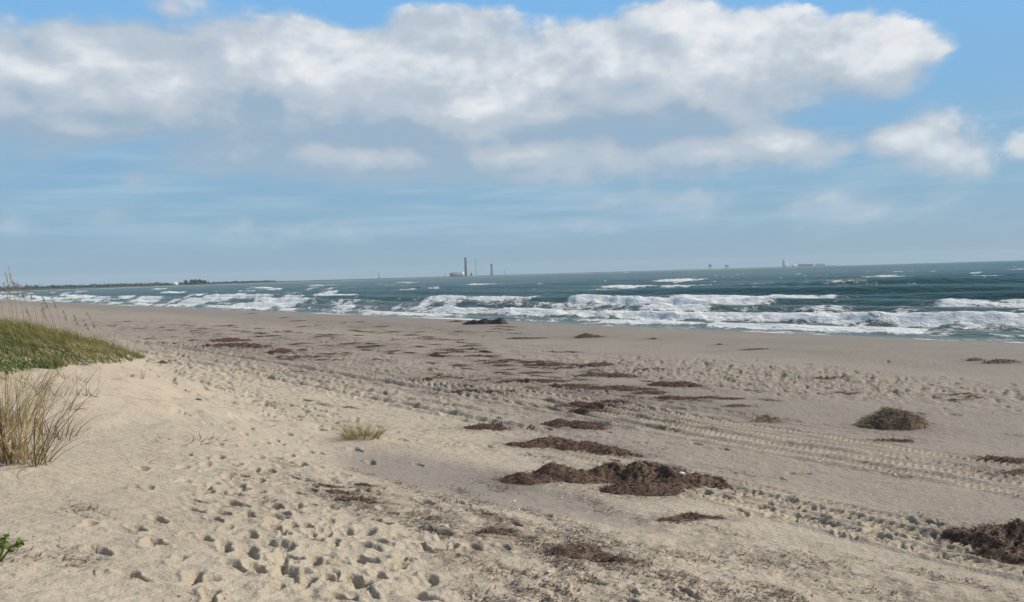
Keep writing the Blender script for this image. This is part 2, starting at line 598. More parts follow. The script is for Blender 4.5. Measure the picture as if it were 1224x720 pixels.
GZ += (0.10 * rough + 0.04) * near * 0.16 * (fbm(GX / 0.06, GY / 0.06, 2, 49) - 0.5) * sstep(GV, 30, 24)
# wind ripples on the dry sand
rip = np.sin((GX * 0.35 + GY * 0.94 + 0.35 * fbm(GX / 1.2, GY / 1.2, 2, 53)) * 2 * math.pi / 0.13)
GZ += 0.0035 * rip * sstep(GV, 9, 6) * (1 - rough) * sstep(R_, 25, 12)

organic = np.zeros_like(GZ)

# tyre tracks, parallel to the water
def track(v0, u0, u1, depth=0.03, half=0.13, tread=0.013, period=0.11, ph=0.0, seed=1, berm=0.025):
    wob = 0.9 * (vnoise(GU / 17, GU * 0 + 1.7, 61) - 0.5) + 0.16 * (vnoise(GU / 5, GU * 0, seed) - 0.5)
    dv = GV - (v0 + wob)
    k = sstep(GU, u0, u0 + 1.5) * sstep(GU, u1, u1 - 6) * near
    s = np.abs(dv) / half
    inn = sstep(s, 1.1, 0.75)
    dz = -depth * inn
    dz += berm * np.exp(-((s - 1.45) / 0.38) ** 2) * (0.55 + 0.9 * vnoise(GU / 0.35, dv * 4, seed + 3))
    chev = np.sin((GU + 0.35 * np.abs(dv) + ph) * 2 * math.pi / period)
    dz += inn * tread * sstep(chev, -0.35, 0.35) * sstep(R_, 34, 20)
    return dz * k * (0.35 + 0.95 * vnoise(GU / 0.9, GU * 0 + seed, seed + 9) + 0.55 * TRK + (1.7 if v0 > 11 else 0.5) * sstep(GU, 8, 13))

TR = [(13.05, 0, 44, .016, .15, .034), (12.5, 0, 60, .018, .16, .036), (11.95, -1, 60, .016, .16, .036), (11.4, -1, 72, .024, .16, .034),
      (8.95, -3, 14, .020, .14, .032), (8.5, -3, 13, .026, .14, .032), (8.0, -3, 11, .020, .13, .028), (9.45, 11, 66, .034, .15, .024), (10.15, 13, 60, .028, .14, .022), (14.1, 6, 50, .010, .12, .014), (12.2, 14, 50, .03, .13, .012)]
for i, (v0, u0, u1, dp, hf, td) in enumerate(TR):
    GZ += track(v0, u0, u1, dp, hf, td, 0.100 + 0.009 * (i % 3), i * 0.03, 70 + i, 0.014 + dp * 0.35)

# footprints
def window(x, y, rad):
    rr, tt = math.hypot(x, y), math.atan2(x, y)
    i0, i1 = np.searchsorted(r, rr - rad), np.searchsorted(r, rr + rad)
    j = (tt + math.radians(40)) / DTH
    dj = rad / rr / DTH + 1
    j0, j1 = int(max(0, j - dj)), int(min(nfine, j + dj + 1))
    return slice(i0, i1), slice(j0, j1)

PD = np.zeros_like(GZ)
def footprint(x, y, ang, L=0.15, Wd=0.062, depth=0.045, rim=0.014, seed=0):
    rr = math.hypot(x, y)
    if rr < 4 or rr > 70: return
    si, sj = window(x, y, 0.42)
    gx, gy = GX[si, sj], GY[si, sj]
    if gx.size == 0: return
    ca, sa = math.cos(ang), math.sin(ang)
    a = (gx - x) * sa + (gy - y) * ca
    b_ = (gx - x) * ca - (gy - y) * sa
    a = a + 0.05 * (vnoise(gx * 9, gy * 9, seed) - 0.5)
    b_ = b_ + 0.04 * (vnoise(gx * 9, gy * 9, seed + 5) - 0.5)
    wl = Wd * (1.0 + 0.22 * (a / L) - 0.30 * np.exp(-((a / L + 0.15) / 0.35) ** 2))
    q = np.sqrt((a / L) ** 2 + (b_ / wl) ** 2)
    dz = -depth * sstep(q, 1.04, 0.80) + rim * np.exp(-((q - 1.3) / 0.24) ** 2)
    dz += 0.012 * sstep(q, 0.9, 0.5) * (vnoise(gx * 25, gy * 25, seed) - 0.5)
    pd = PD[si, sj]
    PD[si, sj] = np.where(dz < 0, np.minimum(pd, dz), np.where(pd < -0.01, pd, np.maximum(pd, dz)))

SEEN = [(232, 692), (247, 646), (212, 671), (178, 651), (189, 622), (236, 600), (235, 612), (265, 613), (298, 615), (300, 663), (304, 680), (292, 658), (270, 632),
        (176, 585), (171, 564), (254, 580), (250, 562), (272, 572), (290, 585), (303, 590), (330, 605), (339, 615), (340, 640), (341, 657), (335, 672), (345, 684), (326, 707),
        (250, 716), (118, 660), (104, 628), (262, 548), (285, 555), (310, 548), (318, 530), (296, 533), (292, 520), (262, 532), (250, 505), (285, 483), (280, 491), (279, 500),
        (300, 500), (312, 495), (325, 486), (331, 505), (345, 520), (352, 498), (348, 545), (372, 541), (380, 560), (322, 563), (336, 580), (355, 590), (374, 605), (366, 628), (300, 640),
        (325, 625), (290, 570), (226, 545), (216, 560), (268, 655), (430, 672), (455, 690), (400, 650), (365, 700), (392, 690), (480, 675), (410, 715), (220, 640), (160, 690), (318, 650), (283, 603), (310, 575),
        (352, 572), (342, 560), (300, 515), (322, 512), (275, 515), (338, 532), (362, 528), (330, 548), (305, 562), (245, 590), (270, 590), (258, 622), (350, 628), (380, 640), (395, 622), (415, 635), (378, 672), (350, 668), (440, 655), (425, 695)]
for i, (px, py) in enumerate(SEEN):
    p = hit(px, py)
    sc = 0.85 + 0.3 * RNG.random()
    footprint(p[0], p[1], RNG.normal(-0.45, 0.45), 0.138 * sc, 0.062 * sc, 0.040 + 0.025 * RNG.random(), 0.014, i * 11)
def scatter_prints(n, u0, v0, su, sv, depth=0.035, seed=0, sz=1.0):
    for i in range(n):
        u_, v_ = u0 + su * RNG.normal(), v0 + sv * RNG.normal()
        x_, y_ = xy(u_, v_)
        sc = sz * (0.6 + 0.6 * RNG.random())
        footprint(x_, y_, RNG.normal(-0.6, 0.6), 0.145 * sc, 0.066 * sc, depth * (0.6 + 0.8 * RNG.random()), 0.014, seed + i * 7)
scatter_prints(900, 27, 9.5, 8, 2.0, 0.09, 1000)
scatter_prints(300, 19, 7.0, 3.5, 1.0, 0.06, 3000)
scatter_prints(600, 14, 19.7, 4.2, 1.3, 0.07, 5000)
scatter_prints(400, 40, 12.5, 10, 3, 0.08, 9000)
u0, v0 = gpix(430, 670)
scatter_prints(30, u0, v0, 0.9, 0.9, 0.035, 7000)
u0, v0 = gpix(350, 590)
scatter_prints(45, u0, v0, 1.3, 0.8, 0.035, 7700)
u0, v0 = gpix(1000, 625)
scatter_prints(130, u0, v0, 1.6, 0.30, 0.03, 8000, 0.7)
u0, v0 = gpix(560, 690)
scatter_prints(18, u0, v0, 1.0, 0.7, 0.025, 8200)

GZ += PD * (1 - 0.75 * BAND * sstep(GU, 6, 12) * sstep(GU, 46, 30))
# two dry grass tussock hummocks and other small mounds
for (px, py, rad, hgt) in [(432, 530, 0.55, 0.10), (520, 535, 0.8, 0.06), (215, 530, 0.6, 0.05), (40, 560, 0.8, 0.10), (110, 478, 0.5, 0.05), (800, 600, 1.6, 0.03)]:
    p = hit(px, py)
    GZ += hgt * np.exp(-((GX - p[0]) ** 2 + (GY - p[1]) ** 2) / rad ** 2)

GZ += 0.22 * (fbm(GX / 0.8, GY / 0.8, 3, 55) - 0.5) * sstep(GU, 12, 14) * sstep(GV, 7.5, 5.5) * sstep(R_, 60, 40)
tone = np.clip(sstep(GV + 1.2 * (fbm(GU / 3, GV / 2, 3, 83) - 0.5) - 2.0 * sstep(GU, 10, 16), 6.3, 10.5) * (0.75 + 0.4 * (fbm(GU / 8, GV / 3, 3, 91) - 0.3)) + 0.30 * sstep(GV, 20, 30) - 0.2 * sstep(GU, 11, 6) * sstep(GV, 13, 9), 0, 1)
u0, v0 = gpix(520, 562)
tone = np.clip(tone + 0.5 * blob(u0, v0, 2.2, 0.9, 0.5), 0, 1)
wet = sstep(GV + 1.5 * (fbm(GU / 7, GV * 0, 3, 97) - 0.5), 35.2, 39.6)
tone = np.clip(tone - 0.26 * BAND * (0.4 + 1.0 * fbm(GU / .8, GV / .12, 3, 119)), 0, 1)
for (px, py, ru, rv) in [(500, 563, 1.5, .8), (600, 585, 1.6, .7), (680, 603, 1.4, .5), (560, 570, 1.4, .8)]:
    u0, v0 = gpix(px, py)
    wet = np.maximum(wet, 0.6 * blob(u0, v0, ru, rv, .35))
    GZ -= 0.02 * blob(u0, v0, ru, rv, .5)
wet = np.maximum(wet, 0.38 * sstep(GV + 2 * (fbm(GU / 9, GV / 2, 3, 98) - 0.5), 24.0, 27.0))

# ------------------------------------------------------------------ seaweed catalogue (photo pixels): lobes are (px, py, half width m, half depth m, height m)
WEED = [
    ('long dark reddish brown seaweed heap with a small white shell on it', 'big', 'red',
     [(632, 573, .42, .20, .12), (668, 570, .40, .24, .20), (700, 575, .40, .26, .15), (735, 574, .45, .36, .27), (770, 576, .48, .42, .30), (800, 580, .42, .40, .25), (832, 580, .38, .26, .16), (850, 584, .25, .14, .08), (765, 590, .5, .25, .14)]),
    ('low dark seaweed ridge lying just behind the long reddish heap', 'mid', 'red',
     [(630, 533, .40, .2, .09), (660, 531, .45, .25, .17), (695, 536, .45, .24, .14), (725, 541, .40, .2, .11), (752, 546, .28, .13, .05)]),
    ('rounded brown seaweed patch between the tyre tracks and the dark ridge', 'mid', 'red', [(668, 508, .36, .22, .13), (695, 509, .40, .26, .16), (712, 512, .25, .15, .07)]),
    ('small dark seaweed hump at the edge of the deep wheel ruts', 'mid', 'red', [(578, 512, .40, .20, .11), (598, 514, .22, .12, .05)]),
    ('thick reddish seaweed mass shaded on one side beside the tread marks', 'big', 'red',
     [(1165, 645, .30, .22, .12), (1195, 648, .38, .32, .20), (1228, 650, .42, .36, .24), (1262, 655, .4, .34, .2), (1215, 668, .45, .25, .10)]),
    ('tall domed tan-grey seaweed heap standing alone on smooth sand', 'tall', 'tan', [(1066, 509, .42, .30, .30), (1052, 509, .34, .24, .20), (1082, 510, .30, .24, .20)]),
    ('little tan seaweed mound with a pointed top near the domed heap', 'mid', 'tan', [(916, 503, .24, .17, .14), (925, 504, .2, .14, .10), (906, 504, .2, .1, .05)]),
    ('small dark peaked seaweed pile on the trampled foreground sand', 'mid', 'dark', [(688, 664, .22, .16, .11), (706, 667, .2, .13, .08), (730, 671, .22, .09, .04)]),
    ('thin flat dark seaweed strip in front of the long reddish heap', 'flat', 'dark', [(805, 624, .25, .09, .035), (830, 622, .25, .10, .05), (855, 622, .2, .08, .04)]),
    ('flat greenish black seaweed scrap between the dark peaked pile and the smooth sand hollow', 'flat', 'dark', [(590, 638, .22, .1, .04), (606, 637, .12, .07, .03)]),
    ('flat dark seaweed strip in front of the tall domed heap', 'flat', 'dark', [(1060, 527, .28, .1, .05), (1082, 528, .22, .09, .04)]),
    ('long flat brown seaweed streak on the smooth sand seaward of the tread marks', 'flat', 'dark', [(1195, 550, .4, .12, .06), (1225, 552, .4, .14, .06), (1222, 566, .35, .1, .05)]),
    ('wide reddish seaweed patch spread across the wheel tracks', 'flat', 'red', [(690, 487, .55, .26, .07), (715, 489, .45, .3, .09), (735, 482, .45, .28, .05), (700, 494, .5, .2, .05)]),
    ('brown seaweed pile at the edge of the hoof-pitted sand', 'mid', 'red', [(795, 460, .45, .26, .13), (812, 461, .45, .26, .16), (828, 462, .3, .2, .06)]),
    ('lower brown seaweed pile just in front of the hoof-pitted sand', 'flat', 'red', [(800, 476, .45, .2, .09), (775, 470, .5, .2, .05), (818, 477, .35, .15, .07)]),
    ('flat brown seaweed line leading away from the hoof-pitted sand', 'flat', 'red', [(845, 476, .4, .1, .05), (872, 477, .4, .1, .05)]),
    ('dark seaweed band on the beach behind the wide reddish patch', 'flat', 'dark', [(712, 449, .6, .25, .10), (735, 450, .6, .26, .12), (752, 451, .4, .2, .06)]),
    ('broad thin reddish seaweed layer behind the dark seaweed band', 'flat', 'red', [(620, 456, .8, .24, .05), (650, 456, .8, .26, .07), (680, 462, .7, .3, .06), (720, 464, 1.0, .3, .06), (760, 466, .6, .2, .05)]),
    ('low seaweed hump with a pointed crest on open beach', 'mid', 'dark', [(655, 437, .7, .26, .16), (676, 440, .4, .2, .06)]),
    ('small seaweed hump beside the pointed-crest hump', 'mid', 'dark', [(712, 437, .6, .24, .14)]),
    ('smaller rounded one of two dark seaweed tufts near the wet sand', 'mid', 'dark', [(1166, 431, .26, .16, .10)]),
    ('oblong dark seaweed tuft near the wet sand', 'mid', 'dark', [(1198, 433, .45, .24, .14), (1184, 434, .3, .16, .06)]),
    ('lone dark seaweed lump on bare smooth sand near the surf', 'mid', 'dark', [(700, 403, .5, .35, .24), (712, 403, .4, .25, .12)]),
    ('dark wet seaweed bank lying at the edge of the surf', 'bank', 'dark', [(580, 386, .42, .4, h_) for h_ in (.34, .44, .40, .50, .42, .48, .58)]),
    ('short dark seaweed bar beside the wet seaweed bank', 'flat', 'dark', [(545, 385, .45, .3, .16)]),
    ('thin straight seaweed line on the upper beach', 'flat', 'dark', [(620, 405, .7, .2, .09), (637, 405, .7, .18, .07)]),
    ('dark brown seaweed bank beyond the dune grass tip', 'mid', 'red', [(275, 408, 1.0, .5, .26), (290, 414, 1.2, .5, .24), (262, 413, 1.0, .4, .14), (305, 416, .7, .35, .1)]),
    ('seaweed hump with a long tail of weed at the start of the ruts', 'mid', 'red', [(334, 422, .7, .35, .2), (350, 427, 1.0, .2, .06), (375, 427, .9, .2, .05)]),
    ('dark seaweed smear along the edge of the smooth sand hollow', 'flat', 'dark', [(392, 582, .25, .07, .03), (410, 590, .28, .08, .035), (430, 597, .28, .08, .035), (450, 602, .25, .07, .02)]),
    ('tiny dark seaweed tuft inside the smooth sand hollow', 'flat', 'dark', [(437, 581, .16, .06, .035)]),
    ('dark seaweed lump beside the pale stones at the dune foot', 'mid', 'dark', [(194, 434, .22, .14, .12)]),
]
# far scraps of seaweed line the beach; they look alike
FARWEED = [(165, 393), (195, 392), (232, 396), (240, 393), (220, 389), (310, 393), (283, 396), (360, 391), (380, 389), (410, 386), (430, 385), (445, 397), (470, 397),
           (395, 401), (490, 401), (510, 403), (540, 400), (500, 397), (418, 411), (436, 416), (470, 420), (525, 423), (545, 419), (360, 411), (575, 432), (590, 434),
           (600, 433), (470, 407), (330, 402), (180, 405), (205, 410), (355, 384), (340, 380), (150, 385), (300, 375), (455, 391), (520, 412), (560, 414), (640, 433), (610, 442), (640, 446), (770, 442), (780, 405), (860, 412), (900, 418), (1010, 470), (990, 452), (1140, 478), (1165, 476), (1150, 472), (880, 486), (560, 470), (540, 452), (505, 455), (600, 470), (570, 455)]
for (px, py) in FARWEED:
    s_ = 0.32 + 0.42 * RNG.random()
    WEED.append(('', 'far', 'red' if RNG.random() < .6 else 'dark', [(px, py, .9 * s_ * RNG.uniform(.6, 1.3), .20 * s_, .09 * s_), (px + RNG.uniform(-14, 16) * s_, py + RNG.uniform(-.8, 1), .6 * s_, .15 * s_, .06 * s_)]))

for k in range(38):
    px, py = RNG.uniform(140, 640), RNG.uniform(384, 434)
    if py > 412 and px < 330: continue
    s_ = RNG.uniform(.25, .6)
    WEED.append(('', 'far', 'red' if RNG.random() < .6 else 'dark', [(px, py, 1.1 * s_, .16 * s_, .08 * s_), (px + RNG.uniform(5, 16), py + RNG.uniform(0, 1.2), .9 * s_, .13 * s_, .06 * s_), (px + RNG.uniform(12, 26), py + RNG.uniform(.3, 2.0), .7 * s_, .12 * s_, .05 * s_)]))
for lab, kd, colr, lobes in WEED:
    for (px, py, a, b_, h) in lobes:
        p = hit(px, py)
        d2 = ((GX - p[0]) / (a * 1.7)) ** 2 + ((GY - p[1]) / (b_ * 2.2)) ** 2
        organic = np.maximum(organic, 0.75 * np.exp(-np.minimum(d2, 40)))
for (px, py, ru, rv, w) in [(690, 700, 2.0, .7, .55), (760, 690, 1.5, .5, .6), (850, 700, 1.6, .6, .7), (1060, 700, 2.0, .6, .5), (560, 620, 1.5, .4, .6), (420, 595, 1.2, .3, .6), (700, 470, 5, 1.5, .7), (480, 415, 14, 3, .7), (300, 405, 16, 3.5, .8), (200, 392, 20, 4, .7), (420, 390, 14, 3, .6), (620, 440, 8, 1.5, .6), (930, 600, 4, .5, .35)]:
    u0, v0 = gpix(px, py)
    organic = np.maximum(organic, w * blob(u0, v0, ru, rv, .8) * sstep(fbm(GU / 0.9, GV / 0.35, 4, 101), .45, .65))

sand = mesh_obj('sand_beach', np.stack([GX, GY, GZ], -1).reshape(-1, 3), polar_faces(*GX.shape)[:, ::-1], M_SAND, None, True)
attr(sand, 'tone', tone); attr(sand, 'wet', wet); attr(sand, 'organic', organic)
tag(sand, 'pale beach sand sloping from dune to surf with footprints and tyre tracks', 'sand', kind='structure')

# detailed ground height for standing things on
def ground(x, y):
    x = np.atleast_1d(np.asarray(x, float)); y = np.atleast_1d(np.asarray(y, float))
    rr, tt = np.hypot(x, y), np.arctan2(x, y)
    i = np.clip(np.searchsorted(r, rr) - 1, 0, len(r) - 2)
    fi = np.clip((rr - r[i]) / (r[i + 1] - r[i]), 0, 1)
    j = (tt + math.radians(40)) / DTH
    ok = (j >= 0) & (j < nfine - 2)
    jj = np.clip(j.astype(int), 0, nfine - 2)
    fj = np.clip(j - jj, 0, 1)
    z = (GZ[i, jj] * (1 - fi) + GZ[i + 1, jj] * fi) * (1 - fj) + (GZ[i, jj + 1] * (1 - fi) + GZ[i + 1, jj + 1] * fi) * fj
    return np.where(ok, z, terrain(x, y))

# ------------------------------------------------------------------ sea
th2, r2, nf2 = polar_axes(3.85, 32.0, 900.0, 0.22, 0.0025, np.array([8.0, 20.0, 28.0]), np.geomspace(930, 9500, 46))
R2, T2 = np.meshgrid(r2, th2, indexing='ij')
SX, SY = R2 * np.sin(T2), R2 * np.cos(T2)
SU, SV = uv(SX, SY)
mean = 5.0 * (fbm(SU / 45, SV * 0 + 0.5, 2, 201) - 0.5) + 2.2 * (fbm(SU / 11, SV / 60, 3, 205) - 0.5)
SZ = np.full_like(SU, SEA)
foam = np.zeros_like(SU)
ROWS = [  # centre v, height, shoreward half width, seaward half width, share that is breaking
    (45.0, .34, .9, 1.2, .92), (49.5, .75, 1.2, 1.7, .90), (57.0, .95, 1.4, 2.3, .82), (67.0, 1.05, 1.6, 3.0, .60), (80.0, 1.05, 1.9, 4.0, .34), (96.0, 1.1, 2.2, 5.5, .26),
    (110, 1.1, 2.4, 7.0, .30), (136, 1.3, 2.8, 8.5, .40), (166, 1.1, 3.4, 9.5, .16), (196, 1.0, 4, 11, .12), (235, .9, 5, 12, .08), (285, .8, 6, 14, .04), (345, .7, 7, 16, 0)]
for i, (c0, h, wf, wb_, sh) in enumerate(ROWS):
    spread = 1 + i * 0.22
    c = c0 + mean * (0.35 + 0.16 * i) + spread * 2.6 * (fbm(SU / (22 + 4 * i), SU * 0 + i * 3.1, 3, 211 + i) - 0.5)
    t = SV - c
    amp = h * (0.45 + 0.95 * fbm(SU / (18 + 6 * i), SU * 0 + i, 2, 231 + i))
    prof = np.exp(-(np.abs(t) / np.where(t < 0, wf, wb_)) ** np.where(t < 0, 2.2, 1.5))
    SZ += amp * prof
    bn = fbm(SU / (9 + 5 * i), SV / 40 + i * 7.7, 4, 251 + i, 0.6)
    thr = 0.66 - 0.36 * sh
    brk = sstep(bn, thr - 0.02, thr + 0.16)
    if i >= 5: brk = brk * sstep(SU, 45, 105)
    front = np.exp(-((t + wf * 0.7) / (wf * 1.15)) ** 2)
    crest = np.exp(-((t - wf * 0.25) / (wf * 0.7)) ** 2)
    back = sstep(t, -0.5, 0.6) * np.exp(-np.maximum(t, 0) / (wb_ * 1.5))
    foam = np.maximum(foam, brk * np.maximum(np.maximum(front * (0.86 if i < 5 else .8), crest * .98), back * (.62 if i < 5 else .16)))
    # a bore pushes a churned white roll ahead of it
    roll = brk * np.exp(-((t + wf * 0.9) / (wf * 0.9)) ** 2)
    lump = fbm(SU / 1.9, SV / 1.0, 4, 271 + i) - 0.42
    SZ += roll * (0.85 * h * lump + 0.18 * h)
    SZ += brk * back * (0.30 if i < 5 else 0.1) * h * (fbm(SU / 1.6, SV / 1.1, 3, 281 + i) - 0.5)
# chop and swell
SZ += 0.12 * (fbm(SU / 5.5, SV / 2.2, 4, 291) - 0.5) * sstep(SV, 42, 60)
SZ += 0.55 * (fbm(SU / 30, SV / 9, 4, 295) - 0.5) * sstep(SV, 90, 170)
# inner surf is laced with foam
inner = sstep(SV, 41, 43) * sstep(SV + 6 * (fbm(SU / 14, SV / 14, 3, 301) - .5), 76, 58)
foam = np.maximum(foam, inner * (0.24 + 0.75 * (fbm(SU / 6, SV / 2.0, 4, 305) - 0.35)))
edge = np.exp(-((SV - 41.6 - 0.3 * mean) / 0.9) ** 2)
foam = np.maximum(foam, 1.0 * edge * sstep(fbm(SU / 5, SU * 0, 3, 309), .35, .5))
# whitecaps farther out
wc_ = fbm(SU / 9, SV / 3.0, 3, 315)
cap = .8 * sstep(wc_, .755, .81) * sstep(SV, 90, 150) * sstep(R2, 1500, 500)
foam = np.maximum(foam, 0.8 * cap)
# run-up: keep the sheet just above the sand at the edge
SZ += 0.22 * sstep(SV, 46, 41) * (fbm(SU / 6, SU * 0 + 5, 3, 321) - 0.35)
foam = np.clip(foam, 0, 1)
shallow = np.clip(sstep(SV, 80, 46) * 0.85, 0, 1)
sea = mesh_obj('sea', np.stack([SX, SY, SZ], -1).reshape(-1, 3), polar_faces(*SX.shape)[:, ::-1], M_SEA, None, True)
attr(sea, 'foam', foam); attr(sea, 'shallow', shallow)
tag(sea, 'teal sea with white breakers rolling onto the beach', 'sea', kind='structure')

# ------------------------------------------------------------------ seaweed heaps
def tri_noise(n): return RNG.normal(0, 1, (n, 3))

def seaweed(label, kd, colr, lobes, group=None):
    pts = [hit(px, py) for (px, py, *_) in lobes]
    if kd == 'bank':
        p0 = hit(580, 387.5)
        pts = [p0 + np.array([(k - 3.0) * .31, 0, 0]) for k in range(7)]
    cx, cy = np.mean([p[0] for p in pts]), np.mean([p[1] for p in pts])
    dist = math.hypot(cx, cy)
    x0 = min(p[0] - l[2] * 1.4 for p, l in zip(pts, lobes)); x1 = max(p[0] + l[2] * 1.4 for p, l in zip(pts, lobes))
    y0 = min(p[1] - l[3] * 1.5 for p, l in zip(pts, lobes)); y1 = max(p[1] + l[3] * 1.5 for p, l in zip(pts, lobes))
    step = max(0.022, 0.0021 * dist)
    nx, ny = int((x1 - x0) / step) + 2, int((y1 - y0) / step) + 2
    X_, Y_ = np.meshgrid(np.linspace(x0, x1, nx), np.linspace(y0, y1, ny), indexing='ij')
    H = np.zeros_like(X_)
    wx = 0.22 * (fbm(X_ / 0.3, Y_ / 0.3, 3, 401) - 0.5)
    for p, (px, py, a, b_, h) in zip(pts, lobes):
        b_ = max(b_, 1.5 * step)
        wq = wx * min(1.0, b_ / .2)
        q = ((X_ - p[0] + wq) / a) ** 2 + ((Y_ - p[1] + wq * .7) / b_) ** 2
        H = np.maximum(H, h * (.9 * np.clip(1 - .75 * q, 0, 1) ** .75 if kd == 'tall' else np.clip(1.15 * np.exp(-1.2 * q) - 0.22, 0, None)))
    H = H * (1.2 if kd == 'tall' else 0.85 if kd == 'big' else 0.7) * (0.72 + 0.6 * fbm(X_ / 0.22, Y_ / 0.22, 3, 405))
    G = ground(X_.ravel(), Y_.ravel()).reshape(X_.shape)
    lump = fbm(X_ / 0.07, Y_ / 0.07, 3, 407) - 0.5
    Z_ = G - 0.03 + H + np.minimum(H, .06) * 0.9 * lump + 0.03 * sstep(H, 0, 0.02)
    keep = H > min(0.004, 0.3 * H.max())
    zc = float(ground(cx, cy)[0])
    root = empty('seaweed_heap', (cx, cy, zc), label, 'seaweed', group)
    idx = np.arange(nx * ny).reshape(nx, ny)
    k4 = keep[:-1, :-1] | keep[1:, :-1] | keep[1:, 1:] | keep[:-1, 1:]
    fs = np.stack([idx[:-1, :-1], idx[1:, :-1], idx[1:, 1:], idx[:-1, 1:]], -1)[k4]
    used, inv = np.unique(fs, return_inverse=True)
    V_ = np.stack([X_, Y_, Z_], -1).reshape(-1, 3)[used] - np.array([cx, cy, zc])
    m1, m2 = (M_WEED_WET, M_WEED_WET) if kd == 'bank' else (M_WEED_GREY, M_WEED_TAN) if colr == 'tan' else ((M_WEED, M_WEED_RED) if colr == 'red' else (M_WEED, M_WEED_GREY))
    mo = mesh_obj('mound', V_, inv.reshape(-1, 4), m1, root, True)
    if len(lobes) > 1: mo['kind'] = 'stuff'
    # strands
    ki = np.argwhere(keep)
    area = len(ki) * ((x1 - x0) / nx) * ((y1 - y0) / ny)
    sl_ = max(1.0, dist / 14.0)
    n = int(min(8000, area * (9000 if kd == 'tall' else 3800) / sl_ ** 1.6)) + 40
    pick = ki[RNG.integers(0, len(ki), n)]
    fx, fy = RNG.random(n), RNG.random(n)
    rx = X_[pick[:, 0], pick[:, 1]] + (fx - .5) * step * 1.5
    ry = Y_[pick[:, 0], pick[:, 1]] + (fy - .5) * step * 1.5
    rz = Z_[pick[:, 0], pick[:, 1]]
    # loose bits scattered just outside
    lo = RNG.random(n) < 0.16
    rx = np.where(lo, rx + RNG.normal(0, .12, n) * sl_ ** .3, rx); ry = np.where(lo, ry + RNG.normal(0, .07, n) * sl_ ** .3, ry)
    rz = np.where(lo, ground(rx, ry) + 0.008, rz)
    d = unit(tri_noise(n) * np.array([1, 1, .30]) + np.array([0, 0, .08]) * (~lo)[:, None])
    d[:, 2] = np.where(lo, np.abs(d[:, 2]) * .2, d[:, 2])
    sd_ = unit(np.cross(d, tri_noise(n)))
    ln = (0.022 + 0.035 * RNG.random(n)) * sl_ ** .35
    wd = (0.006 + 0.007 * RNG.random(n)) * sl_ ** .6
    if kd == 'tall':
        ln = ln * 1.9; wd = wd * .8
        d = unit(d + np.array([0, 0, .15]))
    Vr, Fr = ribbons(np.stack([rx, ry, rz], -1), d, sd_, ln, wd, tri_noise(n) * 0.012 + np.array([0, 0, -.012]), 2, 0.6)
    tag(mesh_obj('strands', Vr - np.array([cx, cy, zc]), Fr, m2, root), kind='stuff')
    return root

for lab, kd, colr, lobes in WEED:
    if kd == 'far':
        px, py = lobes[0][:2]
        where = ('on the far beach beyond the dune grass' if px < 260 and py < 415 else 'near the foam on the far beach' if py < 400 and px < 600 else 'on bare sand near the surf' if py < 425 and px > 600
                 else 'on smooth sand near the tall domed heap' if px > 850 else 'on rough sand between the ruts and the surf' if px < 530 else 'beside the broad reddish seaweed layer')
        seaweed('%s %s seaweed scrap %s' % (('long thin' if lobes[0][2] > .42 else 'short thin') if len(lobes) == 3 else 'wider' if lobes[0][2] > .5 else 'little', 'reddish brown' if colr == 'red' else 'blackish', where), kd, colr, lobes, 'seaweed scraps scattered over the beach')
    else:
        seaweed(lab, kd, colr, lobes, 'seaweed heaps on the beach')

# loose litter of weed fragments too many to count
def litter():
    xs, ys = [], []
    zones = [(690, 700, 1.6, .6, 700), (640, 670, 1.2, .5, 400), (760, 680, 1.5, .6, 600), (860, 700, 1.6, .5, 700), (1060, 690, 2.0, .6, 600), (560, 620, 1.4, .4, 500), (950, 610, 3.0, .5, 500), (700, 470, 4, 1.2, 900),
             (480, 415, 12, 2.5, 900), (300, 405, 14, 3, 900), (620, 440, 8, 1.5, 700), (100, 690, 1.2, .6, 200), (420, 600, 1.5, .4, 400), (1100, 560, 3, .6, 300), (470, 500, 4, 1.0, 300), (700, 620, 2.5, .8, 450)]
    for (px, py, su, sv, n) in zones:
        u0, v0 = gpix(px, py)
        n = int(n * 3.0)
        k = max(4, n // 110)
        cu, cv = u0 + su * RNG.normal(size=k), v0 + sv * RNG.normal(size=k)
        w = RNG.integers(0, k, n)
        uu, vv = cu[w] + RNG.normal(0, .22, n), cv[w] + RNG.normal(0, .09, n)
        x_, y_ = xy(uu, vv)
        xs.append(x_); ys.append(y_)
    x_, y_ = np.concatenate(xs), np.concatenate(ys)
    ok = (np.hypot(x_, y_) > 5) & (y_ > 0)
    x_, y_ = x_[ok], y_[ok]
    n = len(x_)
    dist = np.hypot(x_, y_)
    d = unit(np.stack([RNG.normal(0, 1, n), RNG.normal(0, .6, n), RNG.normal(0.0, .04, n)], -1))
    s_ = unit(np.cross(d, np.array([0, .3, 1.0])))
    k = np.maximum(1, dist / 12) ** .8
    V_, F_ = ribbons(np.stack([x_, y_, ground(x_, y_) + 0.009], -1), d, s_, (0.02 + .055 * RNG.random(n)) * k, (.005 + .008 * RNG.random(n)) * k, tri_noise(n) * np.array([.02, .02, .004]), 2, .5)
    o = mesh_obj('seaweed_litter', V_, F_, M_WEED)
    tag(o, 'loose dark seaweed fragments strewn over the sand', 'seaweed', kind='stuff')
litter()

